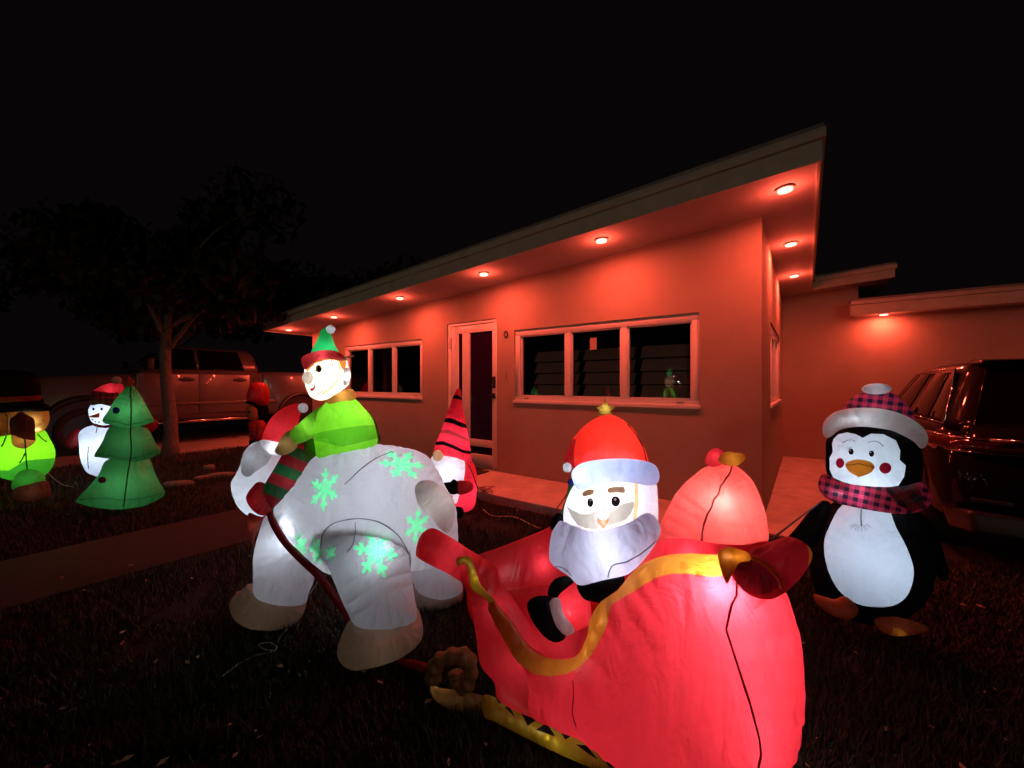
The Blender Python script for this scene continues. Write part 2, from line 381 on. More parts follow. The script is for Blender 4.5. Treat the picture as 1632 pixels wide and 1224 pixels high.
# door
dx0, dx1, dz0, dz1 = DOOR
fr = MB(); fr.box(dx0, dx0+.045, .015, .16, dz0, dz1); fr.box(dx1-.03, dx1, .015, .16, dz0, dz1); fr.box(dx0+.045, dx1-.03, .015, .16, dz1-.045, dz1)
df = fr.build('door_frame', M_frame, house, .003)
door = MB()
lx0, lx1 = dx0+.05, dx1-.034; lt = dz1-.05
gz0, gz1 = CZ-.79, lt-.11
for bx in ((lx0, -3.83, dz0+.02, lt), (-3.17, lx1, dz0+.02, lt), (-3.83, -3.17, gz1, lt), (-3.742, -3.60, gz0, gz1), (-3.83, -3.17, CZ-.89, gz0), (-3.83, -3.17, dz0+.02, CZ-1.0)):
    door.box(bx[0], bx[1], .025, .075, bx[2], bx[3])
do = door.build('door', M_frame, house, .0025)
for bx in ((-3.83, -3.742, gz0, gz1), (-3.60, -3.17, gz0, gz1), (-3.83, -3.17, CZ-1.0, CZ-.89)):
    MB().box(bx[0], bx[1], .045, .055, bx[2], bx[3]).build('pane', M_doorglass, do)
MB().box(-3.165, -3.108, -.002, .0245, CZ-.055, CZ+.105).build('lock', M_dark, do, .006)
MB().cyl((-3.14, -.006, CZ-.02), .012, .008, 'y').build('lock_button', M_metal, do)
hd = MB(); hd.box(-3.165, -3.112, -.002, .0245, CZ-.20, CZ-.125); hd.box(-3.20, -3.125, -.03, -.01, CZ-.175, CZ-.155); hd.build('handle', M_dark, do, .004)
for z in (CZ+.62, CZ-.05, CZ-.75): MB().box(lx0-.03, lx0+.0, -.004, .0145, z-.09, z+.09).build('hinge', M_frame, df, .003)
MB().box(dx0-.02, dx1+.02, -.03, .0145, .09, .115).build('threshold', M_metal, df, .004)
mat_o = MB().box(-4.0, -3.12, -.62, -.10, .0, .105).build('doormat', pbr('mat_fibre', (.03, .022, .02), .98, bump=1, bscale=200), None, .006)
mat_o.location = HC; mat_o.rotation_euler = (0, 0, HRZ); tag(mat_o, 'dark doormat lying in front of the glazed entrance door', 'doormat')
# the digit 0 beside the door and the faint vertical mark under it
def onwall(px, py):
    r = (px-CX)/F; k = (HC.dot(VV))/(Vector((r, 1, 0)).dot(VV)); p = P(px, py, k); q = p-HC
    return q.dot(WV), p.z
x, z = onwall(807, 532.5)
ring = [(x+.026*math.cos(a), -.012, z+.040*math.sin(a)) for a in [i*math.pi/8 for i in range(16)]]
tube('house_number', house, ring, .009, pbr('number_metal', (.06, .03, .025), .5), closed=True, local=True)
x, z = onwall(807, 597)
tube('number_mark', house, [(x, -.004, z+.07), (x+.004, -.004, z), (x-.002, -.004, z-.06)], .005, pbr('faint_mark', (.22, .16, .13), .9), local=True, n=6)
# interior wall lights nothing else

# ------------------------------------------------------------------ inflatable toolkit
Z = Vector((0, 0, 1))
P_house = P
DS = .925
BF = .66
PUCKER = .26
def P(px, py, d): return CAM + ray(px, py)*(d*DS)
SURF = {}     # name -> BVH of a fabric chamber, used to lay seams and printed features on it
def snowflake_light_patch(cx, cy, rx, ry, rot=0, skew=0):
    half = [(.14, .085), (.22, .085), (.42, .36), (.57, .30), (.41, .09), (.53, .085), (.68, .26), (.81, .20), (.71, .08), (.96, .075)]
    arm = [(u, -v) for u, v in half]+[(1.0, 0)]+[(u, v) for u, v in half[::-1]]
    out = []
    for k_ in range(6):
        a = rot+k_*math.pi/3; c, s_ = math.cos(a), math.sin(a)
        for u, v in arm:
            x, y = u*c-v*s_, u*s_+v*c; out.append((cx+rx*x+skew*y*rx, cy+ry*y))
    return out
def pillow(name, parent, pts, d, mat, k=.8, kb=None, regions=(), n=None, smooth=2, e=None, lump=.03, key=None, T=None, yaw=0, tri=50):
    """one blown-up fabric chamber: seam outline, true rounded volume to both sides of it. d: distance of the seam plane."""
    pp = [tuple(map(float, p)) for p in pts]
    if smooth:
        pp = [tuple(q) for q in catmull(pp, 5, True)]
    arr = np.array(pp); c = (arr.min(0)+arr.max(0))/2
    P0 = P(c[0], c[1], d)
    nn = (P0-CAM).normalized() if n is None else Vector(n).normalized()
    if yaw: nn = Matrix.Rotation(math.radians(yaw), 3, 'Z') @ nn
    U = nn.cross(Z).normalized(); V = U.cross(nn).normalized()
    num = (P0-CAM).dot(nn)
    def plane(px, py):
        r = ray(px, py); q = CAM + r*(num/r.dot(nn)) - P0
        return np.array((q.dot(U), q.dot(V)))
    out = np.array([plane(*q) for q in pp])
    size = max(np.ptp(out[:, 0]), np.ptp(out[:, 1])); e = e or size/tri
    out = resample(out, e*.6)
    # Poisson height
    g = size/84; x0, y0 = out.min(0)-2*g; nx, ny = (np.ceil((out.max(0)-out.min(0))/g)+5).astype(int)
    gx, gy = np.meshgrid(x0+g*np.arange(nx), y0+g*np.arange(ny), indexing='ij')
    mask = inpoly(gx, gy, out)
    phi = np.zeros((nx, ny)); om = 1.85
    ii, jj = np.meshgrid(np.arange(nx), np.arange(ny), indexing='ij'); red = ((ii+jj) % 2 == 0) & mask; blk = ((ii+jj) % 2 == 1) & mask
    for it in range(170):
        for cm in (red, blk):
            s_ = np.zeros_like(phi); s_[1:-1, 1:-1] = (phi[2:, 1:-1]+phi[:-2, 1:-1]+phi[1:-1, 2:]+phi[1:-1, :-2]+g*g)/4
            phi[cm] += om*(s_[cm]-phi[cm])
    phi = np.maximum(phi, 0)
    if T is not None: k = T/(2*math.sqrt(phi.max()))
    kb = k if kb is None else kb
    def height(a, b):
        fx = np.clip((np.asarray(a)-x0)/g, 0, nx-1.001); fy = np.clip((np.asarray(b)-y0)/g, 0, ny-1.001)
        i = fx.astype(int); j = fy.astype(int); u = fx-i; v = fy-j
        p = phi[i, j]*(1-u)*(1-v)+phi[i+1, j]*u*(1-v)+phi[i, j+1]*(1-u)*v+phi[i+1, j+1]*u*v
        return 2*np.sqrt(np.maximum(p, 0))
    def surf(a, b): return P0 + U*float(a) + V*float(b) - nn*float(k*height(a, b))
    def onsurf(px, py):
        ab = plane(px, py); t = ab.copy()
        for _ in range(9):
            q = proj(surf(*ab)); ab = ab + .9*(t-plane(*q))
            m_ = max(abs(ab[0]), abs(ab[1]))
            if m_ > size: ab = t; break
        return ab
    # vertices
    h = out; nb = len(h)
    interior = []
    nxt = np.roll(h, -1, 0); prv = np.roll(h, 1, 0); tg = nxt-prv; tg /= np.linalg.norm(tg, axis=1)[:, None]+1e-9
    area = .5*np.sum(h[:, 0]*nxt[:, 1]-nxt[:, 0]*h[:, 1]); sgn = 1 if area > 0 else -1
    nrm = np.stack([-tg[:, 1], tg[:, 0]], 1)*sgn
    for f, off in ((.10, 0), (.38, 1)):
        q = h+nrm*e*f; interior += list(q[inpoly(q[:, 0], q[:, 1], out)])
    xs_ = np.arange(x0, x0+nx*g, e)
    hexp = np.array([(x+(.5*e if r % 2 else 0), y) for r, y in enumerate(np.arange(y0, y0+ny*g, e*.866)) for x in xs_])
    ins = inpoly(hexp[:, 0], hexp[:, 1], out); hexp = hexp[ins]
    if len(hexp):
        dd = np.min(np.linalg.norm(hexp[:, None, :]-h[None, :, :], axis=2), axis=1); interior += list(hexp[dd > .8*e])
    co = [Vector((float(a), float(b))) for a, b in h] + [Vector((float(a), float(b))) for a, b in interior]
    edges = [(i, (i+1) % nb) for i in range(nb)]
    regs = []
    for r in regions:
        rn, rp, rm = r[:3]
        sm = r[3] if len(r) > 3 else True
        rp = [tuple(q) for q in (catmull(rp, 4, True) if sm else rp)]
        ab = np.array([onsurf(*q) for q in rp]); ab = resample(ab, min(e*.6, max(size/160, .003)))
        regs.append((rn, ab, rm)); b0 = len(co)
        co += [Vector((float(a), float(b))) for a, b in ab]; edges += [(b0+i, b0+(i+1) % len(ab)) for i in range(len(ab))]
    vs_, es_, fs_, _, _, _ = delaunay_2d_cdt(co, edges, [], 0, 1e-6)
    va = np.array([tuple(v) for v in vs_]); fa = np.array([f for f in fs_ if len(f) == 3])
    cen = va[fa].mean(1); keep = inpoly(cen[:, 0], cen[:, 1], out); fa = fa[keep]; cen = cen[keep]
    hh = height(va[:, 0], va[:, 1])
    # mark rim vertices
    dr = np.min(np.linalg.norm(va[:, None, :]-h[None, :, :], axis=2), axis=1); rim = dr < 1e-5
    hh[rim] = 0
    seed = Vector((P0.x*3.1, P0.y*2.7, P0.z*5.3))
    lm = np.array([mnoise.noise(Vector((a*5, b*5, 0))+seed)*.6+mnoise.noise(Vector((a*13, b*13, 3))+seed)*.25 for a, b in va])
    hf = hh*(1+lump*2*lm)
    def W(a, b, q): return P0+U*float(a)+V*float(b)-nn*float(q)
    # gathered stitching: the cloth puckers where it meets the seam
    near_i = np.argmin(np.linalg.norm(va[:, None, :]-h[None, :, :], axis=2), axis=1); sp_ = near_i*(e*.6)
    ph = np.array([mnoise.noise(Vector((q*9, P0.x*3, 0)))*3 for q in sp_])
    pk = 1-PUCKER*np.exp(-dr/(.035+.03*size))*(np.abs(np.sin(sp_*math.pi/.065+ph))**.6)*(dr > 1e-5)
    hf = hf*pk if size > .16 else hf
    front = [W(a, b, k*q) for (a, b), q in zip(va, hf)]
    back = [W(a, b, -kb*q) for (a, b), q in zip(va, hf)]
    for v_ in front+back:
        if v_.z < .006: v_.z = .006+.05*max(v_.z-.006, -.1)
    def tri_ok(f):
        a = va[f]; return (a[1][0]-a[0][0])*(a[2][1]-a[0][1])-(a[1][1]-a[0][1])*(a[2][0]-a[0][0]) > 0
    fa = np.array([f if tri_ok(f) else f[::-1] for f in fa])   # ccw seen with U right, V up => faces camera
    lab = np.full(len(fa), -1)
    for i, (rn, ab, rm) in enumerate(regs): lab[inpoly(cen[:, 0], cen[:, 1], ab)] = i
    nV = len(va); verts = front + back
    # camera sees U pointing to its right when nn points away from it
    F_base = [tuple(f) for f in fa[lab < 0]]
    F_back = [tuple((i if rim[i] else i+nV) for i in f[::-1]) for f in fa]
    def sub(nm, faces, par, mt):
        used = sorted({i for f in faces for i in f}); mp = {o_: n_ for n_, o_ in enumerate(used)}
        uv = [va[i % nV] for i in used]
        return mk(nm, [verts[i] for i in used], [tuple(mp[int(i)] for i in f) for f in faces], mt, par, True, False, uvs=uv)
    base = sub(name, F_base+F_back, parent, mat)
    for i, (rn, ab, rm) in enumerate(regs):
        fr_ = [tuple(f) for f in fa[lab == i]]
        if fr_: sub(rn, fr_, base if parent.parent is None else parent, rm)
    mz = min(W(a_, b_, k*q_).z for (a_, b_), q_ in zip(va, hf))
    if mz < -.02: print('SUNK', parent.name if parent else '', name, round(mz, 3))
    bv = BVHTree.FromPolygons([tuple(v) for v in verts], [tuple(int(i) for i in f) for f in fa], all_triangles=True)
    SURF[key or name] = (bv, P0)
    return base
def hit(px, py, keys):
    best = None
    for k_ in (keys if isinstance(keys, (list, tuple)) else [keys]):
        r = ray(px, py).normalized(); l, nr, i_, dd = SURF[k_][0].ray_cast(CAM, r)
        if l is not None and (best is None or dd < best[2]): best = (l, nr, dd)
    return best
def seam(parent, keys, pts, r=.0035, mat=None, name='seam', jitter=0, sm=True):
    pts = catmull(pts, 8) if sm else pts
    pts = resample(np.array(pts), 3.0, closed=False); out = []
    for i, q in enumerate(pts):
        jx = jitter*mnoise.noise(Vector((q[0]*.09, q[1]*.09, 1)))
        h_ = hit(q[0]+jx, q[1], keys)
        if h_: out.append(h_[0]+(CAM-h_[0]).normalized()*r*.3)
    if len(out) > 2: return tube(name, parent, out, [r*(.75+.5*abs(mnoise.noise(p*20))) for p in out], mat or M_seam, n=6)
def bulb(parent, px, py, d, W_, r=.03, col=(.76, .87, 1)):
    ld = bpy.data.lights.new('inner_or_fill_bulb', 'POINT'); ld.energy = W_*BF; ld.color = col; ld.shadow_soft_size = r
    o = bpy.data.objects.new('inner_or_fill_bulb', ld); COL.objects.link(o); o.parent = parent; o.location = P(px, py, d)-offset_of(parent); return o
def string(parent, pts, d, W_, step=16, r=.006, col=(1, .9, .7)):  # row of unseen fill lamps, added to light thin trims and bands evenly
    for q in resample(np.array(pts, float), step, closed=False): 
        dd_ = d(q[0]) if callable(d) else d
        ld = bpy.data.lights.new('inner_or_fill_bulb', 'POINT'); ld.energy = W_; ld.color = col; ld.shadow_soft_size = r
        o = bpy.data.objects.new('inner_or_fill_bulb', ld); COL.objects.link(o); o.parent = parent; o.location = P(q[0], q[1], dd_)-offset_of(parent)
def hot(parent, px, py, keys, W_, back=.035, r=.008, col=(.76, .87, 1)):
    h_ = hit(px, py, keys)
    if not h_: return
    ld = bpy.data.lights.new('inner_or_fill_bulb', 'POINT'); ld.energy = W_; ld.color = col; ld.shadow_soft_size = r
    o = bpy.data.objects.new('inner_or_fill_bulb', ld); COL.objects.link(o); o.parent = parent; o.location = h_[0]+(h_[0]-CAM).normalized()*back-offset_of(parent)
def inflatable(name, px, py, d, label, cat, group=None, z=0.0):
    p = P(px, py, d); return empty(name, (p.x, p.y, z), label, cat, group)

F_white = fabric('nylon_white', (.80, .80, .82), .5)
F_tan = fabric('nylon_paw', (.50, .40, .31), .3)
F_grey = fabric('nylon_tail', (.70, .69, .70), .45)
F_red = fabric('nylon_red', (.74, .022, .03), .55, tcol=(.86, .036, .05))
F_dred = fabric('nylon_dark_red', (.42, .012, .016), .45)
F_black = fabric('nylon_black', (.006, .006, .0065), .05)
F_green = fabric('nylon_green', (.30, .80, .03), .5)
F_dgreen = fabric('nylon_dark_green', (.12, .30, .03), .45)
F_tree = fabric('nylon_fir_green', (.07, .36, .09), .5)
F_brown = fabric('nylon_brown', (.30, .17, .05), .4)
F_orange = fabric('nylon_gold', (.62, .215, .018), .5)
F_flake_light = fabric('snowflake_light_tint', (.20, 1.0, .42), .97, wr=.4)  # green of projected snowflake light, put into the fabric colour
M_seamd = fabric('seam_deep_red', (.26, .008, .016), .4)
F_yellow = fabric('nylon_yellow', (.62, .45, .03), .5)
F_lilac = fabric('nylon_beard', (.72, .68, .80), .5)
F_face = fabric('nylon_face', (.92, .86, .76), .55)
F_skin = fabric('nylon_skin', (.80, .50, .26), .5)
F_hat = fabric('nylon_hat_green', (.03, .60, .16), .55)
F_hair = fabric('nylon_hair', (.75, .33, .06), .5)
F_brim = fabric('nylon_pink_red', (.80, .06, .07), .5)
F_plaid = fabric('nylon_plaid', (.82, .07, .16), .5, plaid=((.02, .015, .04), .036, .12))
F_capred = fabric('nylon_cap_red', (.80, .035, .02), .55, tcol=(.90, .04, .02))
M_seamb = fabric('seam_grey', (.30, .29, .29), .4)
F_plaidd = fabric('nylon_plaid_dark', (.20, .02, .03), .3, plaid=((.02, .01, .02), .06, .9))
F_plaidg = fabric('nylon_plaid_grey', (.50, .10, .16), .4, plaid=((.08, .05, .10), .05, 0))
M_seam = pbr('seam_thread', (.05, .045, .05), .8)
M_seamr = pbr('seam_thread_red', (.10, .006, .008), .8)
M_seamg = fabric('seam_thread_green', (.03, .16, .05), .4)
M_seamt = pbr('seam_thread_tan', (.25, .17, .10), .8)
M_print = fabric('print_black', (.015, .015, .018), .1)
M_eyeshine = fabric('print_cream', (.85, .75, .55), .5)
F_brow = fabric('print_brow', (.50, .33, .15), .35)
F_grad = fabric('nylon_moustache', (.46, .43, .40), .42)
# ------------------------------------------------------------------ polar bear
bear = inflatable('polar_bear_inflatable', 580, 900, 2.15, 'glowing white polar bear inflatable with green snowflake light coloured into its fabric, striped scarf and red cap, seen from behind', 'inflatable bear')
# far hind leg first, then torso, then near legs
pillow('leg', bear, [(650, 880), (672, 850), (700, 830), (727, 850), (728, 880), (732, 915), (737, 940), (728, 950), (700, 956), (668, 945), (655, 918)], 2.52, F_white, k=.62, key='leg_far')
pillow('paw', bear, [(660, 935), (690, 943), (722, 932), (737, 930), (736, 956), (722, 973), (695, 986), (668, 990), (655, 975), (655, 950)], 2.50, F_tan, k=.75, key='paw_far')
pillow('torso', bear, [(436, 815), (452, 795), (471, 773), (487, 748), (503, 729), (545, 717), (601, 710), (632, 713), (662, 719), (684, 732), (698, 755), (709, 778), (722, 800), (727, 831), (729, 862), (722, 890), (700, 902), (654, 911), (600, 916), (550, 918), (520, 912), (500, 898), (484, 883), (468, 866), (452, 846)], 2.30, F_white, k=.80, key='torso', tri=84,
       regions=[('snowflake_light_patch', snowflake_light_patch(*q), F_flake_light, False) for q in ((517, 780, 24, 36, .35, -.25), (641, 740, 37, 25, .1, .25), (664, 838, 20, 29, .5, -.2), (504, 878, 13, 26, .2, .3), (479, 868, 11, 22, .7, .3))])  # projected flakes of light, coloured into the torso cloth
pillow('leg', bear, [(424, 822), (445, 838), (470, 862), (492, 885), (500, 903), (500, 925), (492, 945), (486, 962), (460, 966), (430, 962), (406, 950), (403, 915), (404, 885), (411, 855)], 2.28, F_white, k=.62, key='leg_front')
pillow('paw', bear, [(400, 930), (430, 938), (462, 942), (487, 938), (488, 962), (482, 980), (468, 997), (440, 1005), (400, 1003), (376, 990), (366, 970), (370, 953), (388, 938)], 2.26, F_tan, k=.85, key='paw_front')
pillow('leg', bear, [(512, 855), (522, 842), (545, 832), (575, 829), (605, 835), (632, 853), (650, 880), (655, 915), (660, 950), (664, 985), (640, 1000), (600, 1003), (568, 998), (552, 972), (540, 945), (525, 908), (514, 880)], 2.02, F_white, k=.66, key='leg_near', tri=84,
       regions=[('snowflake_light_patch', snowflake_light_patch(*q), F_flake_light, False) for q in ((599, 879, 36, 45, .15, .05), (527, 881, 10, 15, .4))])
pillow('paw', bear, [(560, 988), (585, 993), (615, 992), (645, 982), (663, 968), (672, 988), (674, 1012), (664, 1030), (640, 1048), (610, 1060), (570, 1069), (548, 1062), (538, 1046), (540, 1025), (549, 1003)], 1.96, F_tan, k=.8, key='paw_near')
pillow('tail', bear, [(661, 780), (668, 768), (680, 765), (695, 769), (712, 783), (722, 802), (725, 820), (719, 844), (711, 849), (699, 840), (686, 822), (668, 806)], 1.93, F_grey, k=.7, key='tail')
seam(bear, ['leg_near', 'torso'], [(511, 872), (515, 850), (530, 835), (555, 828), (580, 827), (608, 834), (634, 853), (650, 880), (654, 905)], .003, M_seamb)
seam(bear, ['leg_near', 'torso'], [(566, 832), (566, 850), (562, 868), (553, 880)], .0028, M_seamb)
seam(bear, ['torso'], [(626, 719), (600, 730), (578, 745), (560, 762), (549, 772)], .003, M_seamb)
# head turned away, cap and muzzle
pillow('head', bear, [(416, 702), (400, 708), (388, 722), (383, 740), (376, 756), (368, 770), (370, 786), (378, 806), (394, 821), (415, 824), (440, 810), (468, 775), (480, 735), (470, 700), (445, 692)], 2.95, F_white, k=.75, key='head')
pillow('muzzle', bear, [(414, 706), (400, 713), (390, 726), (384, 742), (386, 756), (396, 760), (410, 750), (426, 738), (434, 720)], 2.74, F_grey, k=.45, key='muzzle')
pillow('cap', bear, [(418, 704), (420, 690), (428, 672), (440, 658), (456, 648), (474, 643), (479, 650), (478, 664), (472, 682), (460, 702), (440, 708)], 2.86, F_red, k=.7, key='cap')
pillow('cap_band', bear, [(412, 704), (424, 701), (445, 705), (462, 702), (468, 712), (462, 728), (440, 726), (420, 718)], 2.80, F_white, k=.6, key='capband')
pillow('pompom', bear, ell(483, 650, 8.5, 8), 2.80, F_white, k=.9)
pillow('scarf', bear, [(452, 722), (466, 712), (484, 710), (505, 722), (502, 735), (486, 760), (468, 782), (448, 806), (436, 816), (424, 806), (414, 790), (424, 768), (438, 745)], 2.50, fabric('nylon_striped', (.42, .02, .03), .45, stripes=((.02, .13, .04), .115, .5, -1.05)), k=.7, key='scarf')
pillow('scarf_knot', bear, [(392, 792), (402, 776), (412, 768), (426, 773), (440, 790), (440, 806), (428, 820), (412, 820), (398, 808)], 2.42, F_dred, k=.7)
pillow('scarf_end', bear, [(396, 818), (410, 822), (421, 826), (414, 842), (406, 858), (404, 874), (397, 862), (394, 840)], 2.45, fabric('nylon_rust', (.30, .035, .015), .45), k=.35)
hot(bear, 466, 836, ['torso'], .5, .06)
hot(bear, 440, 868, ['leg_front'], .10, .10, .03)
bulb(bear, 600, 800, 2.30, 7.0, .05)
bulb(bear, 455, 868, 2.30, 1.0, .03)
bulb(bear, 425, 970, 2.26, .12, .03, (1, .85, .7)); bulb(bear, 608, 1025, 1.96, .14, .03, (1, .85, .7)); bulb(bear, 700, 962, 2.5, .12, .03, (1, .85, .8))  # unseen fill lamps added to brighten the paws
bulb(bear, 600, 880, 2.02, 1.7, .05)
bulb(bear, 418, 780, 2.95, 3.4, .04)
bulb(bear, 446, 685, 2.86, .5, .03)
bulb(bear, 696, 800, 1.95, .30, .02, (1, .93, .88)); bulb(bear, 404, 730, 2.76, .6, .05); bulb(bear, 415, 795, 2.42, .22, .02); bulb(bear, 403, 838, 2.46, .06, .01); bulb(bear, 436, 714, 2.80, .4, .02); bulb(bear, 462, 760, 2.5, .35, .02); bulb(bear, 483, 650, 2.8, .03, .005)  # fill lamps added inside tail, muzzle, cap and scarf pieces
bulb(bear, 700, 880, 2.55, .5, .03)
# baffles inside two legs stop the bulb's light half way down
def baffle(pts, d, nrm):
    c = P(*pts, d); nrm = Vector(nrm).normalized(); u = nrm.orthogonal().normalized(); v = nrm.cross(u)
    return c, u, v
def add_baffle(px, py, d, nrm, r):
    c, u, v = baffle((px, py), d, nrm)
    V = [c+u*r*math.cos(a)+v*r*math.sin(a) for a in [i*math.pi/12 for i in range(24)]]
    return mk('inner_baffle', V, [tuple(range(24))], F_grey, bear, False, False)
# red harness strap from bear to sleigh
def strap(parent, pts, wd, mat, name='strap', flat=.25):
    pts3 = [P(*p) for p in pts]; sm = [Vector(q) for q in catmull([tuple(p) for p in pts3], 6)]
    return tube(name, parent, sm, wd, mat, n=8, flat=flat)
st = strap(None, [(431, 818, 2.12), (438, 838, 2.08), (456, 866, 2.02), (482, 893, 1.96), (507, 917, 1.94), (540, 960, 1.95), (565, 998, 2.0), (590, 1030, 2.06), (628, 1052, 1.98), (665, 1060, 1.86), (698, 1070, 1.76)], .017, F_dred, 'harness_strap', .9)
tag(st, 'dark red strap running from the bear chest under its belly to the gold sleigh runner', 'strap')

# ------------------------------------------------------------------ elf riding
elf = inflatable('elf_inflatable', 550, 720, 2.28, 'glowing elf inflatable in green tunic and pointed green hat riding the polar bear', 'inflatable elf', z=1.0)
pillow('sleeve', elf, [(560, 640), (580, 650), (597, 668), (604, 690), (607, 700), (598, 712), (588, 706), (578, 690)], 2.36, F_dgreen, k=.5, key='farsleeve')
pillow('tunic', elf, [(520, 641), (540, 634), (562, 634), (580, 650), (594, 668), (600, 690), (600, 708), (575, 718), (540, 724), (508, 730), (502, 712), (500, 690), (500, 665)], 2.28, F_green, k=.75, key='tunic',
       regions=[('belt', [(499, 692), (515, 688), (550, 682), (580, 678), (602, 678), (602, 698), (580, 704), (545, 712), (520, 706), (500, 702)], fabric('nylon_belt_green', (.16, .55, .02), .5), False)])
pillow('trouser', elf, [(487, 705), (500, 700), (508, 712), (508, 732), (498, 735), (484, 722)], 2.27, F_dgreen, k=.5)
pillow('sleeve', elf, [(516, 646), (500, 655), (484, 668), (462, 688), (464, 698), (474, 707), (490, 702), (506, 690), (518, 670), (522, 655)], 2.20, fabric('nylon_sleeve_green', (.16, .42, .02), .5), k=.6, key='sleeve')
pillow('mitten', elf, [(464, 686), (452, 692), (443, 708), (438, 720), (448, 726), (462, 722), (474, 712), (472, 700)], 2.18, F_brown, k=.6)
pillow('collar', elf, [(530, 630), (545, 622), (561, 620), (568, 632), (562, 638), (545, 640), (528, 644), (520, 640)], 2.24, F_hair, k=.6)
pillow('head', elf, [(485, 590), (488, 576), (500, 568), (520, 566), (542, 566), (553, 575), (557, 595), (556, 612), (547, 620), (538, 628), (522, 636), (508, 638), (495, 632), (488, 618), (485, 603)], 2.22, F_face, k=.75, key='elfhead', tri=54,
       regions=[('hair', [(492, 576), (520, 562), (545, 562), (552, 578), (549, 592), (544, 586), (540, 576), (528, 573), (515, 575), (503, 579), (489, 592), (487, 586)], fabric('nylon_elf_hair', (.42, .13, .02), .4), False),
                ('cheek_seam', [(538, 580), (541, 592), (536, 606), (526, 618), (512, 626), (513, 629), (528, 621), (539, 608), (544, 592), (541, 579)], F_brow, False)])
seam(elf, ['elfhead'], [(528, 573), (531, 592), (526, 608), (516, 620), (503, 632)], .0028, M_seamt)
pillow('ear', elf, [(547, 570), (556, 567), (565, 567), (555, 572), (550, 576)], 2.16, F_face, k=.4)
pillow('ear', elf, [(549, 588), (556, 586), (559, 598), (556, 610), (548, 614), (546, 602)], 2.12, F_face, k=.4)
pillow('nose', elf, ell(490.5, 602, 9, 10.5), 2.08, F_face, k=.9, regions=[('nose_tip', ell(486, 601, 5.5, 8), F_white)])
pillow('hat', elf, [(496, 566), (503, 546), (508, 535), (511, 527), (518, 522), (526, 524), (528, 532), (534, 550), (541, 566), (520, 572)], 2.22, F_hat, k=.8, key='elfhat')
pillow('hat_brim', elf, [(481, 580), (481, 570), (493, 563), (516, 558), (537, 560), (550, 569), (548, 575), (530, 572), (512, 573), (498, 580), (487, 589)], 2.12, F_brim, k=.75)
pillow('pompom', elf, ell(527, 525, 7.5, 7), 2.2, F_white, k=.9)
def decal(parent, keys, name, pts, mat, off=.003, sm=True):
    """small printed piece sewn on a chamber: thin raised patch following the surface"""
    pts = [tuple(q) for q in (catmull(pts, 3, True) if sm else pts)]
    top = []; 
    cx, cy_ = np.mean([p[0] for p in pts]), np.mean([p[1] for p in pts])
    rings = []
    for f in (1, .66, .33):
        rr = []
        for q in pts:
            a = (cx+(q[0]-cx)*f, cy_+(q[1]-cy_)*f); h_ = hit(a[0], a[1], keys)
            if h_ is None: return None
            rr.append(h_[0]-(h_[0]-CAM).normalized()*off)
        rings.append(rr)
    h_ = hit(cx, cy_, keys)
    if h_ is None: return None
    n_ = len(pts); V = [v for r_ in rings for v in r_]+[h_[0]-(h_[0]-CAM).normalized()*off]
    base = [v+(v-CAM).normalized()*off*1.6 for v in rings[0]]
    Fc = []
    for b in range(2):
        for i in range(n_): j = (i+1) % n_; Fc.append((b*n_+i, b*n_+j, (b+1)*n_+j, (b+1)*n_+i))
    for i in range(n_): Fc.append((2*n_+i, 2*n_+(i+1) % n_, 3*n_))
    o0 = len(V); V += base
    for i in range(n_): j = (i+1) % n_; Fc.append((i, o0+i, o0+j, j))
    return mk(name, V, Fc, mat, parent, True, False)
decal(elf, 'elfhead', 'eye', ell(508, 588, 5.4, 6.6, 14), fabric('print_eye_rim', (.55, .5, .42), .3))
decal(elf, 'elfhead', 'pupil', ell(509, 588, 3.6, 5.0, 14, .3), M_print, .006)
decal(elf, 'elfhead', 'eye_glint', ell(510.5, 585.5, 1.1, 1.2, 8), M_eyeshine, .008)
decal(elf, 'elfhead', 'mouth', [(494, 619), (499, 618), (502, 611), (503, 617), (500, 622), (496, 623)], fabric('print_mouth', (.55, .02, .03), .3), .004)
seam(elf, ['elfhead'], [(503, 576), (509, 574), (513, 576)], .0022)
bulb(elf, 522, 600, 2.22, 3.8, .03, (1, .93, .78))
bulb(elf, 520, 556, 2.22, .35, .03)
bulb(elf, 555, 668, 2.30, 2.2, .04)
bulb(elf, 489, 602, 2.10, .22, .008, (1, .9, .75)); bulb(elf, 512, 567, 2.13, .25, .01); bulb(elf, 490, 680, 2.2, .35, .01); bulb(elf, 456, 708, 2.18, .15, .01); bulb(elf, 545, 630, 2.25, .2, .01); bulb(elf, 527, 525, 2.2, .03, .004); bulb(elf, 553, 600, 2.13, .35, .01)  # fill lamps added to nose, brim, sleeve, mitten, collar, pompom and ear

# ------------------------------------------------------------------ sleigh
sl = inflatable('sleigh_inflatable', 1000, 1000, 1.45, 'large red sleigh inflatable with gold trim and yellow runner, its nose against the bear', 'inflatable sleigh')
ax = (G(990, 1224)-G(690, 1100)); ax.z = 0; ax.normalize(); nS = Vector((-ax.y, ax.x, 0))   # away from the camera
nT = (nS + Vector((0, 0, -.30))).normalized()
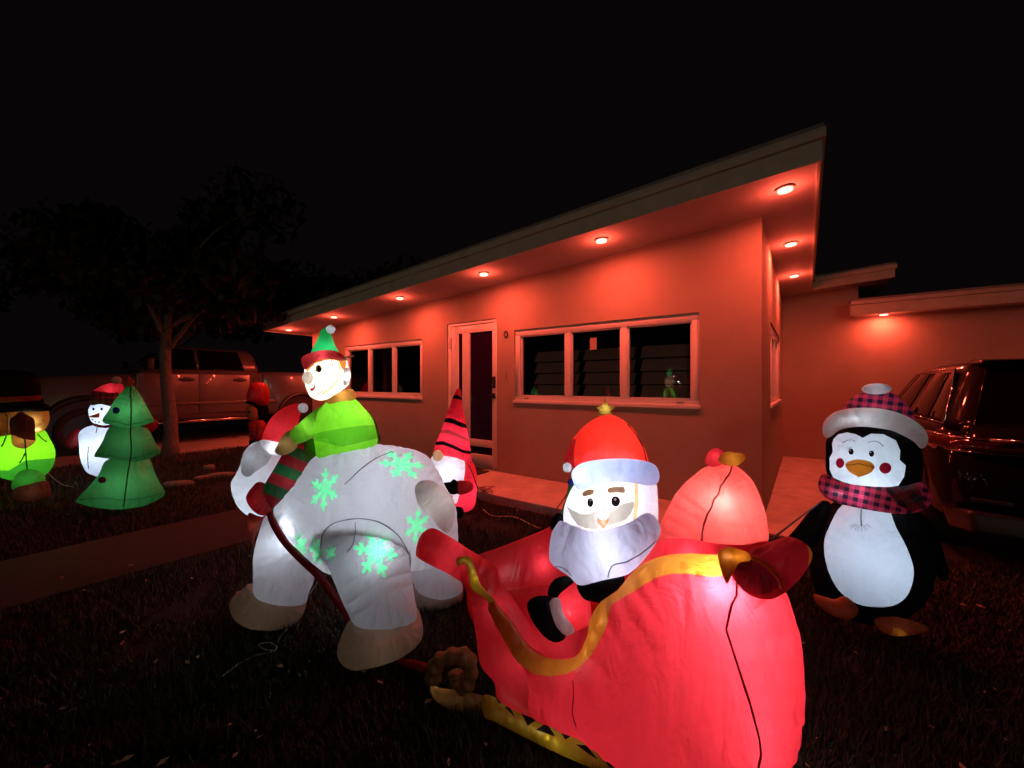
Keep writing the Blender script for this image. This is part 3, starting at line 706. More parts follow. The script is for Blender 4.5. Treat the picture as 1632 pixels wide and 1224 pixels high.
# far side and floor
pillow('far_side_panel', sl, [(690, 878), (740, 893), (762, 884), (805, 869), (868, 844), (879, 838), (915, 850), (1000, 880), (1060, 905), (1010, 990), (930, 1060), (850, 1075), (790, 1040), (750, 980), (740, 930)], 1.95, F_red, k=.22, n=nT, key='far')
pillow('seat', sl, [(780, 950), (830, 935), (900, 930), (1000, 930), (1010, 1000), (960, 1060), (890, 1085), (830, 1060), (795, 1010)], 1.72, F_red, k=.35, key='seat', n=nT)
pillow('nose_roll', sl, [(663, 878), (668, 858), (678, 846), (692, 842), (715, 854), (742, 872), (765, 886), (790, 905), (795, 940), (775, 955), (745, 934), (715, 915), (685, 900), (665, 888)], 1.74, F_red, k=.75, key='nose')
pillow('front_panel', sl, [(742, 915), (765, 905), (800, 930), (838, 985), (872, 1040), (905, 1070), (900, 1120), (885, 1150), (862, 1148), (838, 1140), (812, 1128), (792, 1112), (788, 1088), (766, 1060), (759, 1015), (752, 972)], 1.62, F_red, k=.35, key='front')
pillow('seat_back', sl, [(1010, 915), (1028, 890), (1050, 862), (1090, 858), (1140, 866), (1185, 868), (1225, 862), (1250, 870), (1245, 905), (1200, 930), (1150, 925), (1050, 925)], 1.36, F_red, k=.5, key='back')
BAND1 = [(957, 958), (985, 940), (996, 926), (1010, 910), (1028, 897), (1050, 887), (1069, 880), (1134, 880), (1168, 882), (1170, 916), (1130, 920), (1099, 915), (1070, 915), (1046, 921), (1028, 931), (1012, 942), (994, 952), (972, 966), (968, 992), (957, 1018), (942, 1045), (924, 1064), (901, 1077), (875, 1079), (851, 1076), (836, 1066), (823, 1053), (803, 1020), (784, 988), (772, 965), (785, 950), (797, 965), (815, 985), (838, 1018), (871, 1040), (895, 1044), (917, 1040), (932, 1010), (937, 985)]
pillow('near_side_panel', sl, [(838, 1064), (825, 1052), (805, 1019), (787, 986), (778, 966), (785, 955), (797, 970), (815, 992), (838, 1025), (855, 1040), (871, 1048), (895, 1051), (917, 1047), (930, 1030), (938, 1012), (943, 985), (957, 960), (985, 940), (996, 926), (1010, 910), (1028, 897), (1050, 888), (1069, 884), (1100, 882), (1134, 884), (1165, 887), (1200, 908), (1240, 930), (1254, 948), (1264, 980), (1272, 1010), (1279, 1050), (1281, 1090), (1278, 1140), (1272, 1185), (1255, 1225), (1215, 1255), (1150, 1265), (1090, 1258), (1030, 1240), (985, 1216), (935, 1178), (880, 1154), (850, 1142), (845, 1110), (845, 1082)], 1.22, F_red, k=.62, kb=.5, key='near', tri=76, n=nT, regions=[('gold_trim', BAND1, F_orange, False)])
seam(sl, ['near'], [(1174, 925), (1174, 949), (1166, 965), (1161, 985), (1157, 1003), (1164, 1025), (1181, 1077), (1197, 1127), (1210, 1176), (1213, 1203), (1207, 1230)], .0032, M_seamd, sm=False)
seam(sl, ['near'], [(913, 1085), (914, 1110), (912, 1135), (918, 1158)], .0018, fabric('seam_soft_red', (.25, .01, .015), .3))
# scroll arm and gold trim
pillow('scroll_arm', sl, [(1160, 895), (1185, 880), (1215, 868), (1246, 857), (1262, 856), (1283, 866), (1294, 880), (1292, 896), (1278, 918), (1262, 935), (1246, 948), (1228, 955), (1205, 953), (1185, 945), (1170, 925)], 1.10, fabric('nylon_arm_red', (.50, .015, .025), .42), k=.75, key='arm',
       regions=[('arm_opening', ell(1206, 920, 37, 27, 24, .25), fabric('nylon_opening', (.22, .008, .02), .4)), ('gold_edge', [(1286, 868), (1296, 878), (1294, 896), (1288, 902), (1290, 885)], F_orange, False)])
gold = [P(1160, 926, 1.045)]
strap(sl, [(1180, 885, 1.02), (1196, 888, 1.0), (1218, 898, .985), (1240, 920, .985), (1246, 936, 1.0)], [.006]*25, F_orange, 'gold_rim', .8)
def trimband(pts, name='gold_trim', mat=F_orange, k=.5, d=1.1, n=None): return pillow(name, sl, pts, d, mat, k=k, n=n, tri=60)
trimband([(729, 889), (737, 887), (749, 888), (757, 905), (765, 929), (776, 943), (788, 956), (784, 963), (768, 950), (752, 939), (748, 920), (745, 903), (738, 898), (731, 902), (727, 896)], d=1.50, mat=F_yellow, k=.35)
pillow('bow', sl, [(1144, 884), (1150, 875), (1160, 872), (1176, 875), (1192, 881), (1196, 893), (1180, 896), (1172, 905), (1165, 920), (1158, 930), (1150, 912)], 1.0, F_orange, k=.35)
# runner: curl, rail and truss
pillow('runner_rail', sl, [(686, 1060), (690, 1085), (700, 1096), (735, 1100), (768, 1108), (792, 1114), (802, 1124), (796, 1140), (775, 1145), (749, 1142), (722, 1133), (704, 1124), (688, 1108), (684, 1084)], 1.72, F_brown, k=.7, key='rail')
cu = [(690, 1085), (693, 1066), (700, 1053), (716, 1046), (736, 1046), (748, 1054), (751, 1072), (745, 1088), (736, 1092), (728, 1084), (726, 1074)]
pts3 = [P(a, b, 1.72) for a, b in cu]; sm_ = [Vector(q) for q in catmull([tuple(p) for p in pts3], 5)]
tube('runner_curl', sl, sm_, [.030+.012*math.sin(i*1.3)*.4+.004*math.sin(i*.37) for i in range(len(sm_))], F_brown, n=12)
RD = 1.46
TRI = [[(805, 1128), (810, 1122), (821, 1143)], [(829, 1134), (855, 1147), (841, 1157)], [(854, 1163), (871, 1152), (885, 1174)], [(889, 1160), (917, 1169), (901, 1179)], [(917, 1186), (935, 1188), (953, 1210), (944, 1206)], [(957, 1201), (997, 1221), (982, 1226), (970, 1222)], [(790, 1112), (803, 1116), (796, 1122)]]
pillow('runner_panel', sl, [(770, 1108), (800, 1116), (845, 1138), (885, 1152), (930, 1170), (970, 1192), (1010, 1216), (1060, 1240), (1048, 1268), (985, 1247), (945, 1226), (905, 1208), (866, 1190), (822, 1168), (788, 1150), (772, 1142)], RD, F_yellow, T=.035, smooth=1, key='runner', tri=70,
       regions=[('black_triangle', t_, M_print, False) for t_ in TRI])
hot(sl, 1146, 948, ['near'], 3.4, .048, .012)
hot(sl, 1128, 960, ['near'], .5, .06, .02)
string(sl, [(958, 990), (935, 1040), (890, 1064), (850, 1050), (815, 1015)], 1.24, .012, 30, .01, (.9, .9, .9))  # added lamps brighten the gold swoop
for q, w_ in (((1160, 985), .08), ((1165, 1030), .06), ((1178, 1080), .05), ((1188, 1130), .05), ((1196, 1180), .05)): hot(sl, *q, ['near'], w_*7, .07, .02)  # lamps added in a row to draw the bright streak down the panel
bulb(sl, 1130, 1010, 1.30, .9, .08)
bulb(sl, 1030, 1100, 1.27, 1.4, .10)
bulb(sl, 930, 1110, 1.30, .55, .05)
bulb(sl, 1190, 1170, 1.27, 1.1, .08)
bulb(sl, 830, 1050, 1.63, .6, .05); bulb(sl, 790, 970, 1.66, .25, .05)
bulb(sl, 870, 900, 1.97, .7, .05); bulb(sl, 790, 910, 1.97, .3, .05)
bulb(sl, 720, 885, 1.75, .26, .03)
bulb(sl, 1100, 895, 1.37, 1.3, .04)
bulb(sl, 900, 1010, 1.72, .5, .05)
bulb(sl, 1255, 900, 1.11, .22, .03)
string(sl, [(740, 893), (752, 905), (760, 930), (778, 950)], 1.50, .004, 12)  # lamps added inside the front gold trim
string(sl, [(1155, 885), (1168, 888), (1185, 887)], 1.0, .012, 12, .01)  # lamps added inside the gold bow
string(sl, [(695, 1095), (730, 1115), (765, 1125), (792, 1130)], 1.72, .010, 16)  # lamps added inside the runner rail
string(sl, [(785, 1132), (822, 1150), (866, 1172), (905, 1190), (945, 1208), (985, 1232)], RD, .006, 14)  # lamps added inside the runner panel

# ------------------------------------------------------------------ sack
sk = inflatable('gift_sack_inflatable', 1140, 860, 1.6, 'glowing red sack inflatable tied with a red and gold bow behind the sleigh rim', 'inflatable sack', z=.6)
pillow('sack', sk, [(1050, 850), (1058, 825), (1075, 791), (1092, 770), (1110, 755), (1122, 746), (1149, 740), (1172, 743), (1193, 759), (1205, 777), (1214, 800), (1221, 824), (1224, 855), (1222, 885), (1200, 915), (1140, 925), (1080, 915), (1050, 890)], 1.56, fabric('nylon_sack', (.80, .06, .05), .6, tcol=(.95, .10, .075)), k=.8, key='sack', tri=56)
seam(sk, ['sack'], [(1166, 744), (1160, 758), (1149, 774), (1146, 786), (1138, 796), (1136, 806), (1128, 818), (1122, 834), (1120, 848), (1117, 866)], .0032, M_seamd, jitter=2, sm=False)
pillow('bow', sk, [(1124, 738), (1128, 722), (1140, 714), (1150, 718), (1158, 728), (1150, 740), (1136, 744)], 1.56, F_red, k=.6)
pillow('bow', sk, [(1144, 730), (1158, 720), (1172, 722), (1186, 724), (1187, 733), (1175, 742), (1160, 742), (1148, 738)], 1.52, F_orange, k=.6)
hot(sk, 1150, 806, ['sack'], 1.1, .045, .01)
hot(sk, 1165, 850, ['sack'], .20, .09, .03)
bulb(sk, 1140, 815, 1.56, 2.1, .05)
bulb(sk, 1140, 728, 1.56, .05, .006); bulb(sk, 1168, 732, 1.52, .05, .006)

# ------------------------------------------------------------------ small tree behind santa
tr = inflatable('tree_inflatable', 965, 800, 1.95, 'small green tree inflatable with gold star, mostly hidden behind the santa figure', 'inflatable tree', z=.5)
pillow('tree_cone', tr, [(961, 654), (972, 656), (1000, 740), (1010, 830), (900, 835), (903, 790), (909, 765), (935, 710)], 2.0, F_tree, k=.6, smooth=1)
pillow('star', tr, [(965, 634), (969, 647), (983, 648), (973, 655), (977, 664), (965, 660), (951, 664), (956, 654), (946, 647), (960, 646)], 1.95, fabric('nylon_star', (.50, .33, .05), .5), k=.5, smooth=0)
pillow('ornament', tr, ell(909, 769, 4.5, 6), 1.93, fabric('nylon_blue', (.05, .1, .8), .5), k=.8)
bulb(tr, 968, 720, 2.0, .5, .03); bulb(tr, 965, 651, 1.95, .07, .006)

# ------------------------------------------------------------------ santa
sa = inflatable('santa_inflatable', 960, 900, 1.62, 'glowing bearded santa inflatable with black mittens and red cap sitting in the sleigh', 'inflatable santa', z=.4)
pillow('coat', sa, [(905, 925), (925, 905), (980, 900), (1025, 905), (1035, 935), (1015, 975), (975, 995), (940, 990), (915, 965)], 1.66, F_red, k=.6, key='coat')
pillow('trouser', sa, [(888, 955), (905, 936), (922, 928), (938, 950), (942, 990), (925, 1003), (908, 1005), (897, 985)], 1.52, F_red, k=.6)
pillow('boot', sa, [(873, 948), (876, 933), (886, 922), (902, 918), (914, 926), (905, 942), (890, 952), (880, 952)], 1.60, F_black, k=.7)
pillow('boot', sa, [(840, 963), (848, 953), (864, 949), (880, 953), (886, 975), (902, 1012), (888, 1024), (870, 1017), (852, 996), (843, 978)], 1.48, F_black, k=.7)
pillow('boot_cuff', sa, [(876, 960), (884, 953), (893, 956), (898, 978), (916, 1004), (903, 1013), (888, 1000), (879, 978)], 1.45, F_white, k=.4)
pillow('head', sa, [(906, 790), (922, 768), (960, 756), (1010, 756), (1042, 766), (1048, 790), (1048, 830), (1040, 855), (1000, 868), (940, 866), (905, 848), (898, 820)], 1.66, fabric('nylon_santa_hair', (.74, .78, .95), .5), k=.62, key='santahead', tri=60,
       regions=[('face', [(920, 778), (950, 771), (985, 766), (1014, 764), (1016, 800), (1014, 820), (1005, 850), (970, 862), (940, 860), (924, 840), (920, 812)], F_face, False),
                ('moustache', [(903, 807), (912, 813), (925, 819), (938, 819), (952, 813), (962, 816), (975, 815), (992, 803), (1010, 799), (1011, 806), (1006, 818), (998, 828), (985, 834), (968, 839), (949, 845), (932, 842), (920, 836), (911, 824)], fabric('nylon_moustache_dark', (.33, .315, .30), .4), False),
                ('side_piping', [(1011, 764), (1016, 764), (1018, 800), (1015, 824), (1009, 830), (1011, 800)], F_skin, False)])
pillow('cap', sa, [(900, 736), (903, 721), (914, 698), (936, 675), (961, 662), (981, 663), (1005, 679), (1021, 703), (1034, 737), (1020, 748), (980, 748), (935, 750), (915, 745)], 1.68, F_capred, k=.75, key='santacap',
       regions=[('cap_fold', [(898, 742), (900, 722), (912, 700), (918, 700), (914, 722), (917, 748)], F_dred, False)])
seam(sa, ['santacap'], [(1000, 676), (1015, 695), (1025, 715), (1031, 738)], .003, M_seamr)
pillow('cap_pompom', sa, ell(904, 745, 7, 8), 1.64, F_grey, k=.9)
pillow('cap_band', sa, [(911, 758), (915, 747), (928, 738), (952, 733), (980, 731), (1010, 732), (1036, 737), (1047, 745), (1051, 760), (1046, 771), (1030, 773), (1011, 770), (985, 769), (958, 772), (930, 780), (918, 777)], 1.52, fabric('nylon_capband', (.70, .76, .98), .5), k=.75, key='capband2')
pillow('beard', sa, [(894, 830), (914, 838), (943, 846), (972, 842), (1005, 831), (1028, 818), (1042, 822), (1052, 838), (1051, 854), (1040, 874), (1022, 897), (1010, 908), (996, 917), (960, 925), (925, 933), (908, 919), (893, 909), (878, 897), (875, 880), (879, 852), (886, 838)], 1.40, F_lilac, k=.55, key='beard', tri=56)
for a in ([(1050, 858), (1035, 872), (1018, 884), (1000, 895), (975, 902), (968, 920)], [(880, 902), (900, 906), (910, 918)]):
    seam(sa, ['beard'], a, .0022, fabric('crease', (.42, .39, .46), .4), 'crease', jitter=3)
pillow('nose', sa, ell(961, 819, 9.5, 10.5), 1.40, F_face, k=.9)
pillow('mouth', sa, [(952, 829), (961, 827), (971, 828), (966, 836), (962, 843), (957, 837)], 1.415, fabric('nylon_mouth', (.85, .35, .18), .5), k=.4)
decal(sa, 'santahead', 'eye', ell(941, 801, 4.8, 7.2, 14), M_print, .004); decal(sa, 'santahead', 'eye_glint', ell(941, 797, 1.6, 1.9, 8), M_eyeshine, .007)
decal(sa, 'santahead', 'eye', ell(981, 799, 7, 8.2, 14), M_print, .004); decal(sa, 'santahead', 'eye_glint', ell(980.5, 796, 2.0, 2.1, 8), M_eyeshine, .007)
decal(sa, 'santahead', 'eyebrow', [(929, 785), (936, 781), (946, 780), (946, 787), (937, 790), (930, 791)], F_brow, .004)
decal(sa, 'santahead', 'eyebrow', [(969, 779), (980, 776), (994, 777), (996, 785), (984, 785), (970, 786)], F_brow, .004)
pillow('mitten', sa, [(920, 930), (940, 920), (970, 914), (992, 914), (996, 935), (993, 960), (983, 982), (973, 989), (965, 982), (962, 965), (950, 960), (933, 956), (924, 946)], 1.36, F_black, k=.6)
pillow('mitten', sa, [(877, 843), (880, 828), (888, 818), (898, 822), (900, 835), (890, 846)], 1.75, F_black, k=.7)
bulb(sa, 965, 800, 1.66, 3.6, .03, (1, .97, .9))
bulb(sa, 960, 850, 1.60, 1.2, .03, (1, .97, .9))
bulb(sa, 975, 712, 1.68, 2.0, .05)
string(sa, [(928, 758), (960, 752), (1000, 752), (1035, 757)], 1.54, .16, 26, .02, (.76, .87, 1))  # added lamps spread light along the cap band
bulb(sa, 965, 882, 1.42, 2.0, .06)
bulb(sa, 910, 968, 1.52, .3, .02); bulb(sa, 961, 819, 1.41, .12, .006); bulb(sa, 961, 833, 1.42, .04, .004); bulb(sa, 897, 982, 1.46, .04, .005); bulb(sa, 904, 745, 1.64, .03, .004)  # fill lamps added in trouser, nose, mouth, cuff and pompom

# ------------------------------------------------------------------ penguin
pg = inflatable('penguin_inflatable', 1390, 990, 2.15, 'glowing black and white penguin inflatable with plaid hat and scarf beside the dark car', 'inflatable penguin')
pillow('body', pg, [(1330, 800), (1305, 830), (1290, 870), (1294, 920), (1310, 960), (1345, 985), (1395, 996), (1440, 988), (1475, 960), (1492, 915), (1490, 870), (1475, 830), (1450, 800), (1390, 790)], 2.18, F_black, k=.7, key='pbody', tri=56,
       regions=[('belly', [(1342, 805), (1375, 800), (1412, 806), (1428, 840), (1444, 870), (1455, 900), (1456, 922), (1447, 948), (1428, 964), (1400, 968), (1365, 962), (1336, 940), (1318, 904), (1313, 866), (1322, 838)], fabric('nylon_belly', (.72, .80, .90), .5))])
seam(pg, ['pbody'], [(1373, 812), (1372, 825), (1373, 838)], .004, fabric('crease_grey', (.4, .42, .45), .4))
for i in range(9):
    a = -1.25+i*.31; seam(pg, ['pbody'], [(1373+8*math.sin(a), 833+5*math.cos(a)), (1373+(20+4*math.sin(i*3))*math.sin(a), 835+12*math.cos(a))], .0012, fabric('crease_grey', (.4, .42, .45), .4), 'pucker', sm=False)
pillow('wing', pg, [(1310, 798), (1325, 806), (1315, 840), (1300, 870), (1280, 872), (1262, 862), (1256, 856), (1270, 840), (1290, 815)], 2.15, F_black, k=.4)
pillow('wing', pg, [(1460, 815), (1480, 830), (1500, 870), (1512, 915), (1500, 925), (1485, 900), (1470, 860)], 2.12, F_black, k=.4)
pillow('head', pg, [(1318, 700), (1330, 682), (1375, 668), (1430, 670), (1462, 690), (1470, 720), (1471, 750), (1462, 778), (1420, 796), (1370, 796), (1330, 780), (1317, 750), (1316, 722)], 2.12, F_black, k=.75, key='phead', tri=56,
       regions=[('face', [(1328, 700), (1336, 692), (1350, 689), (1364, 692), (1375, 698), (1388, 691), (1408, 692), (1428, 702), (1435, 718), (1434, 733), (1444, 742), (1441, 760), (1432, 774), (1400, 780), (1365, 779), (1330, 766), (1322, 748), (1322, 730), (1327, 720), (1326, 708)], fabric('nylon_pface', (.78, .86, .92), .5), False)])
decal(pg, 'phead', 'cheek', ell(1339, 738, 6.6, 8, 14), fabric('print_cheek', (.60, .01, .05), .3)); decal(pg, 'phead', 'cheek', ell(1411, 746, 9.6, 8.8, 14), fabric('print_cheek', (.60, .01, .05), .3))
for ex, ey in ((1356.5, 720), (1389, 723)):
    decal(pg, 'phead', 'eye', ell(ex, ey, 4.0, 4.8, 12), M_print); decal(pg, 'phead', 'eye_glint', ell(ex-1.2, ey-2, 1.1, 1.2, 8), F_white, .006)
seam(pg, ['phead'], [(1343, 706), (1350, 702), (1358, 701), (1363, 704)], .0016); seam(pg, ['phead'], [(1384, 705), (1394, 703), (1402, 706), (1408, 711)], .0016)
pillow('beak', pg, [(1347, 740), (1356, 734), (1369, 732), (1387, 736), (1394, 744), (1389, 752), (1380, 757), (1369, 760), (1358, 755), (1351, 749)], 1.94, fabric('nylon_beak', (.85, .38, .04), .5), k=.6, key='beak')
seam(pg, ['beak'], [(1349, 741), (1360, 741), (1368, 739), (1380, 742), (1392, 745)], .002, F_brown)
pillow('hat', pg, [(1336, 665), (1344, 648), (1356, 635), (1374, 626), (1398, 622), (1422, 626), (1442, 640), (1457, 662), (1450, 676), (1400, 668), (1350, 668)], 2.10, fabric('nylon_hat_plaid', (.50, .03, .07), .5, plaid=((.015, .01, .03), .036, .12)), k=.75)
pillow('pompom', pg, ell(1397, 620, 24, 9), 2.08, F_grey, k=.9)
pillow('hat_brim', pg, [(1311, 690), (1312, 676), (1320, 664), (1335, 655), (1367, 650), (1408, 652), (1444, 663), (1470, 680), (1479, 696), (1477, 709), (1468, 715), (1455, 703), (1435, 692), (1416, 685), (1375, 680), (1342, 684), (1322, 697), (1315, 697)], 1.98, fabric('nylon_brim', (.76, .77, .76), .5), k=.8)
pillow('scarf', pg, [(1304, 774), (1307, 760), (1315, 755), (1330, 762), (1350, 770), (1375, 774), (1412, 776), (1444, 774), (1468, 768), (1480, 778), (1486, 795), (1478, 809), (1455, 818), (1420, 818), (1375, 811), (1335, 802), (1312, 790)], 1.98, F_plaid, k=.75, key='pscarf',
       regions=[('scarf_knot', [(1410, 777), (1430, 775), (1458, 772), (1468, 785), (1474, 808), (1455, 816), (1432, 806), (1420, 790)], F_plaidd, False)])
pillow('foot', pg, [(1296, 947), (1314, 951), (1330, 955), (1346, 950), (1362, 962), (1368, 976), (1352, 988), (1325, 980), (1304, 964)], 2.00, fabric('nylon_foot', (.40, .09, .02), .3), k=.5)
pillow('foot', pg, [(1393, 988), (1410, 981), (1444, 986), (1470, 995), (1480, 1003), (1462, 1011), (1425, 1014), (1402, 1004)], 1.98, fabric('nylon_foot', (.40, .09, .02), .3), k=.5,
       regions=[('foot_tip', [(1420, 1012), (1424, 1000), (1434, 1002), (1446, 1010), (1440, 1016)], F_orange, False)])
bulb(pg, 1390, 885, 2.20, 4.6, .08)
hot(pg, 1388, 900, ['pbody'], .25, .12, .04)
bulb(pg, 1385, 790, 2.06, .8, .04)
hot(pg, 1385, 765, ['phead'], .18, .07, .03)
bulb(pg, 1385, 740, 2.14, 2.5, .04)
bulb(pg, 1395, 650, 2.10, .7, .05)
for q in (1330, 1370, 1410, 1455): bulb(pg, q, 789, 2.0, .28, .02)
string(pg, [(1330, 680), (1360, 668), (1400, 667), (1435, 676), (1462, 692)], 1.99, .05, 18, .03, (.8, .9, 1)); bulb(pg, 1397, 620, 2.08, .05, .01); bulb(pg, 1370, 745, 1.95, .06, .006)  # fill lamps added along the brim and in pompom and beak
bulb(pg, 1435, 1006, 1.98, .02, .005)

# ------------------------------------------------------------------ gnome by the door
gn = inflatable('gnome_inflatable', 735, 810, 3.95, 'slim gnome inflatable in tall red striped hat with white beard standing by the glazed door', 'inflatable gnome')
F_gred = fabric('nylon_gnome_red', (.82, .03, .06), .55)
pillow('body', gn, [(741, 735), (752, 735), (759, 750), (760, 772), (758, 800), (752, 812), (739, 816), (727, 808), (716, 800), (706, 780), (712, 750)], 3.98, F_gred, k=.75, key='gbody',
       regions=[('coat_front', [(722, 784), (733, 786), (728, 802), (720, 804)], F_white, False)])
pillow('beard', gn, [(686, 733), (693, 724), (708, 722), (731, 730), (741, 738), (740, 760), (737, 774), (729, 784), (718, 790), (704, 780), (696, 765), (688, 748)], 3.82, F_white, k=.5, key='gbeard')
pillow('hat', gn, [(728, 620), (734, 622), (736, 642), (744, 681), (749, 710), (751, 736), (741, 735), (728, 730), (708, 726), (692, 722), (694, 708), (700, 694), (710, 666), (720, 638)], 3.86, F_gred, k=.7, key='ghat', smooth=2,
       regions=[('black_stripe', [(720, 630), (728, 629), (736, 634), (737, 638), (728, 636), (718, 635)], M_print, False),
                ('black_stripe', [(706, 667), (718, 666), (730, 671), (746, 678), (748, 683), (735, 681), (722, 675), (705, 672)], M_print, False),
                ('faded_stripe', [(700, 686), (715, 685), (730, 691), (747, 700), (748, 704), (730, 697), (715, 691), (699, 690)], fabric('nylon_stripe_red', (.35, .03, .03), .5), False),
                ('black_stripe', [(694, 704), (706, 703), (722, 709), (738, 717), (752, 719), (752, 724), (738, 722), (722, 715), (706, 709), (693, 709)], M_print, False)])
pillow('nose', gn, ell(698, 726, 8, 9), 3.55, F_skin, k=.9)
pillow('sleeve', gn, [(727, 768), (742, 766), (752, 770), (754, 778), (745, 786), (728, 787)], 3.65, F_dred, k=.6)
pillow('mitten', gn, [(707, 770), (718, 768), (722, 764), (729, 768), (729, 786), (716, 787), (708, 780)], 3.62, F_black, k=.6)
pillow('boot', gn, [(726, 808), (737, 810), (739, 820), (732, 826), (724, 822)], 3.75, F_black, k=.6)
pillow('green_trim', gn, [(693, 747), (697, 750), (704, 762), (706, 772), (700, 768), (694, 758)], 3.62, F_tree, k=.4)
hot(gn, 740, 729, ['ghat', 'gbody'], .10, .05, .01); bulb(gn, 698, 726, 3.56, .15, .01); bulb(gn, 742, 777, 3.66, .12, .01)
bulb(gn, 725, 700, 3.86, 3.0, .06)
bulb(gn, 715, 752, 3.85, 3.0, .06)
bulb(gn, 740, 785, 3.98, 3.0, .06)

# ------------------------------------------------------------------ fir tree, snowman, green figure, soldier
ft = inflatable('fir_tree_inflatable', 200, 800, 4.15, 'glowing three tiered green fir tree inflatable with small round ornaments, in front of the snowman', 'inflatable tree')
pillow('tier', ft, [(169, 734), (200, 728), (236, 730), (246, 752), (254, 768), (262, 781), (260, 791), (240, 802), (221, 808), (184, 812), (147, 808), (123, 801), (122, 796), (140, 777), (157, 757)], 4.2, F_tree, k=.55, smooth=1, key='tier3')
pillow('tier', ft, [(176, 680), (206, 676), (235, 684), (246, 702), (256, 720), (248, 726), (235, 732), (208, 736), (180, 732), (158, 729), (150, 726), (163, 704)], 4.1, F_tree, k=.6, smooth=1, key='tier2')
pillow('tier', ft, [(208, 612), (214, 616), (225, 632), (236, 652), (245, 669), (240, 674), (208, 682), (180, 678), (163, 671), (173, 654), (184, 636), (198, 620)], 4.0, F_tree, k=.6, smooth=1, key='tier1')
pillow('star', ft, [(206, 599), (209, 606), (215, 607), (211, 612), (212, 618), (206, 616), (200, 618), (201, 611), (196, 607), (203, 606)], 4.0, F_orange, k=.5, smooth=0)
for q in ([(208, 614), (209, 650), (208, 690)], [(208, 690), (209, 720), (203, 760), (197, 808)]): seam(ft, ['tier1', 'tier2', 'tier3'], q, .006, M_seamg)
for q in ([(165, 672), (190, 676), (208, 680), (243, 670)], [(152, 726), (180, 730), (208, 734), (252, 722)], [(125, 799), (165, 797), (197, 800), (225, 797), (258, 790)]): seam(ft, ['tier1', 'tier2', 'tier3'], [(a, b-3) for a, b in q], .0032, M_seamg, jitter=1.5)
for nm, e_, m_, kk in (('ornament', ell(185.5, 654, 5.5, 5), fabric('print_blue', (.01, .02, .45), .4), 'tier1'), ('ornament', ell(163, 765, 6.5, 5), fabric('print_maroon', (.25, .01, .02), .4), 'tier3'), ('ornament', [(168, 688), (178, 682), (180, 688), (172, 692)], fabric('print_gold', (.4, .3, .03), .4), 'tier2')):
    decal(ft, kk, nm, e_, m_, .012)
hot(ft, 207, 655, ['tier1'], .10, .08, .02, (.7, 1, .95)); bulb(ft, 205, 655, 4.0, 1.0, .05); bulb(ft, 205, 705, 4.1, .8, .07); hot(ft, 226, 768, ['tier3'], .07, .12, .03, (.7, 1, .95)); bulb(ft, 195, 772, 4.2, 2.0, .09)

sn = inflatable('snowman_inflatable', 160, 762, 5.5, 'glowing white snowman inflatable with plaid beanie and red mittens behind the green fir tree inflatable', 'inflatable snowman')
pillow('mitten', sn, [(103, 706), (108, 694), (120, 684), (128, 686), (129, 700), (122, 711), (110, 714)], 5.6, F_dred, k=.6)
pillow('mitten', sn, [(228, 680), (238, 670), (246, 667), (253, 675), (247, 685), (236, 690)], 5.6, fabric('nylon_mitten_red', (.5, .02, .04), .5), k=.6)
pillow('body', sn, [(125, 693), (133, 683), (147, 678), (165, 676), (182, 678), (200, 690), (208, 715), (204, 740), (190, 756), (170, 762), (147, 757), (136, 750), (128, 732), (126, 712)], 5.5, fabric('nylon_snow', (.76, .80, .90), .5), k=.75, key='sbody')
pillow('head', sn, [(142, 650), (150, 640), (170, 638), (186, 644), (188, 660), (180, 676), (160, 678), (146, 672), (141, 658)], 5.4, fabric('nylon_snow', (.76, .80, .90), .5), k=.75, key='shead')
pillow('neck_scarf', sn, [(150, 675), (165, 678), (182, 676), (183, 681), (165, 682), (150, 679)], 5.15, F_plaidg, k=.6)
pillow('hat', sn, [(146, 626), (156, 618), (167, 613), (182, 610), (196, 613), (195, 626), (180, 632), (160, 632)], 5.4, F_red, k=.7)
pillow('hat_band', sn, [(145, 625), (160, 624), (176, 626), (190, 627), (188, 645), (175, 647), (160, 644), (144, 645)], 5.2, F_plaidg, k=.6)
pillow('pompom', sn, ell(186, 606, 8.5, 6), 5.35, F_grey, k=.9)
pillow('carrot_nose', sn, [(142, 664), (152, 660), (158, 658), (158, 665), (150, 666)], 5.05, fabric('nylon_carrot', (.8, .28, .03), .5), k=.6)
for q in (149, 162): decal(sn, 'shead', 'eye', ell(q, 652, 2.0, 2.2, 8), M_print, .01)
for q in ((147, 669), (152, 672), (158, 672.5)): decal(sn, 'shead', 'mouth_dot', ell(q[0], q[1], 1.1, 1.1, 6), M_print, .01)
seam(sn, ['sbody'], [(141, 712), (140, 730), (141, 748)], .005); seam(sn, ['sbody'], [(155, 680), (153, 690)], .005)
bulb(sn, 165, 715, 5.5, 10, .06); bulb(sn, 165, 660, 5.4, 3.2, .05); bulb(sn, 175, 622, 5.4, .5, .04)

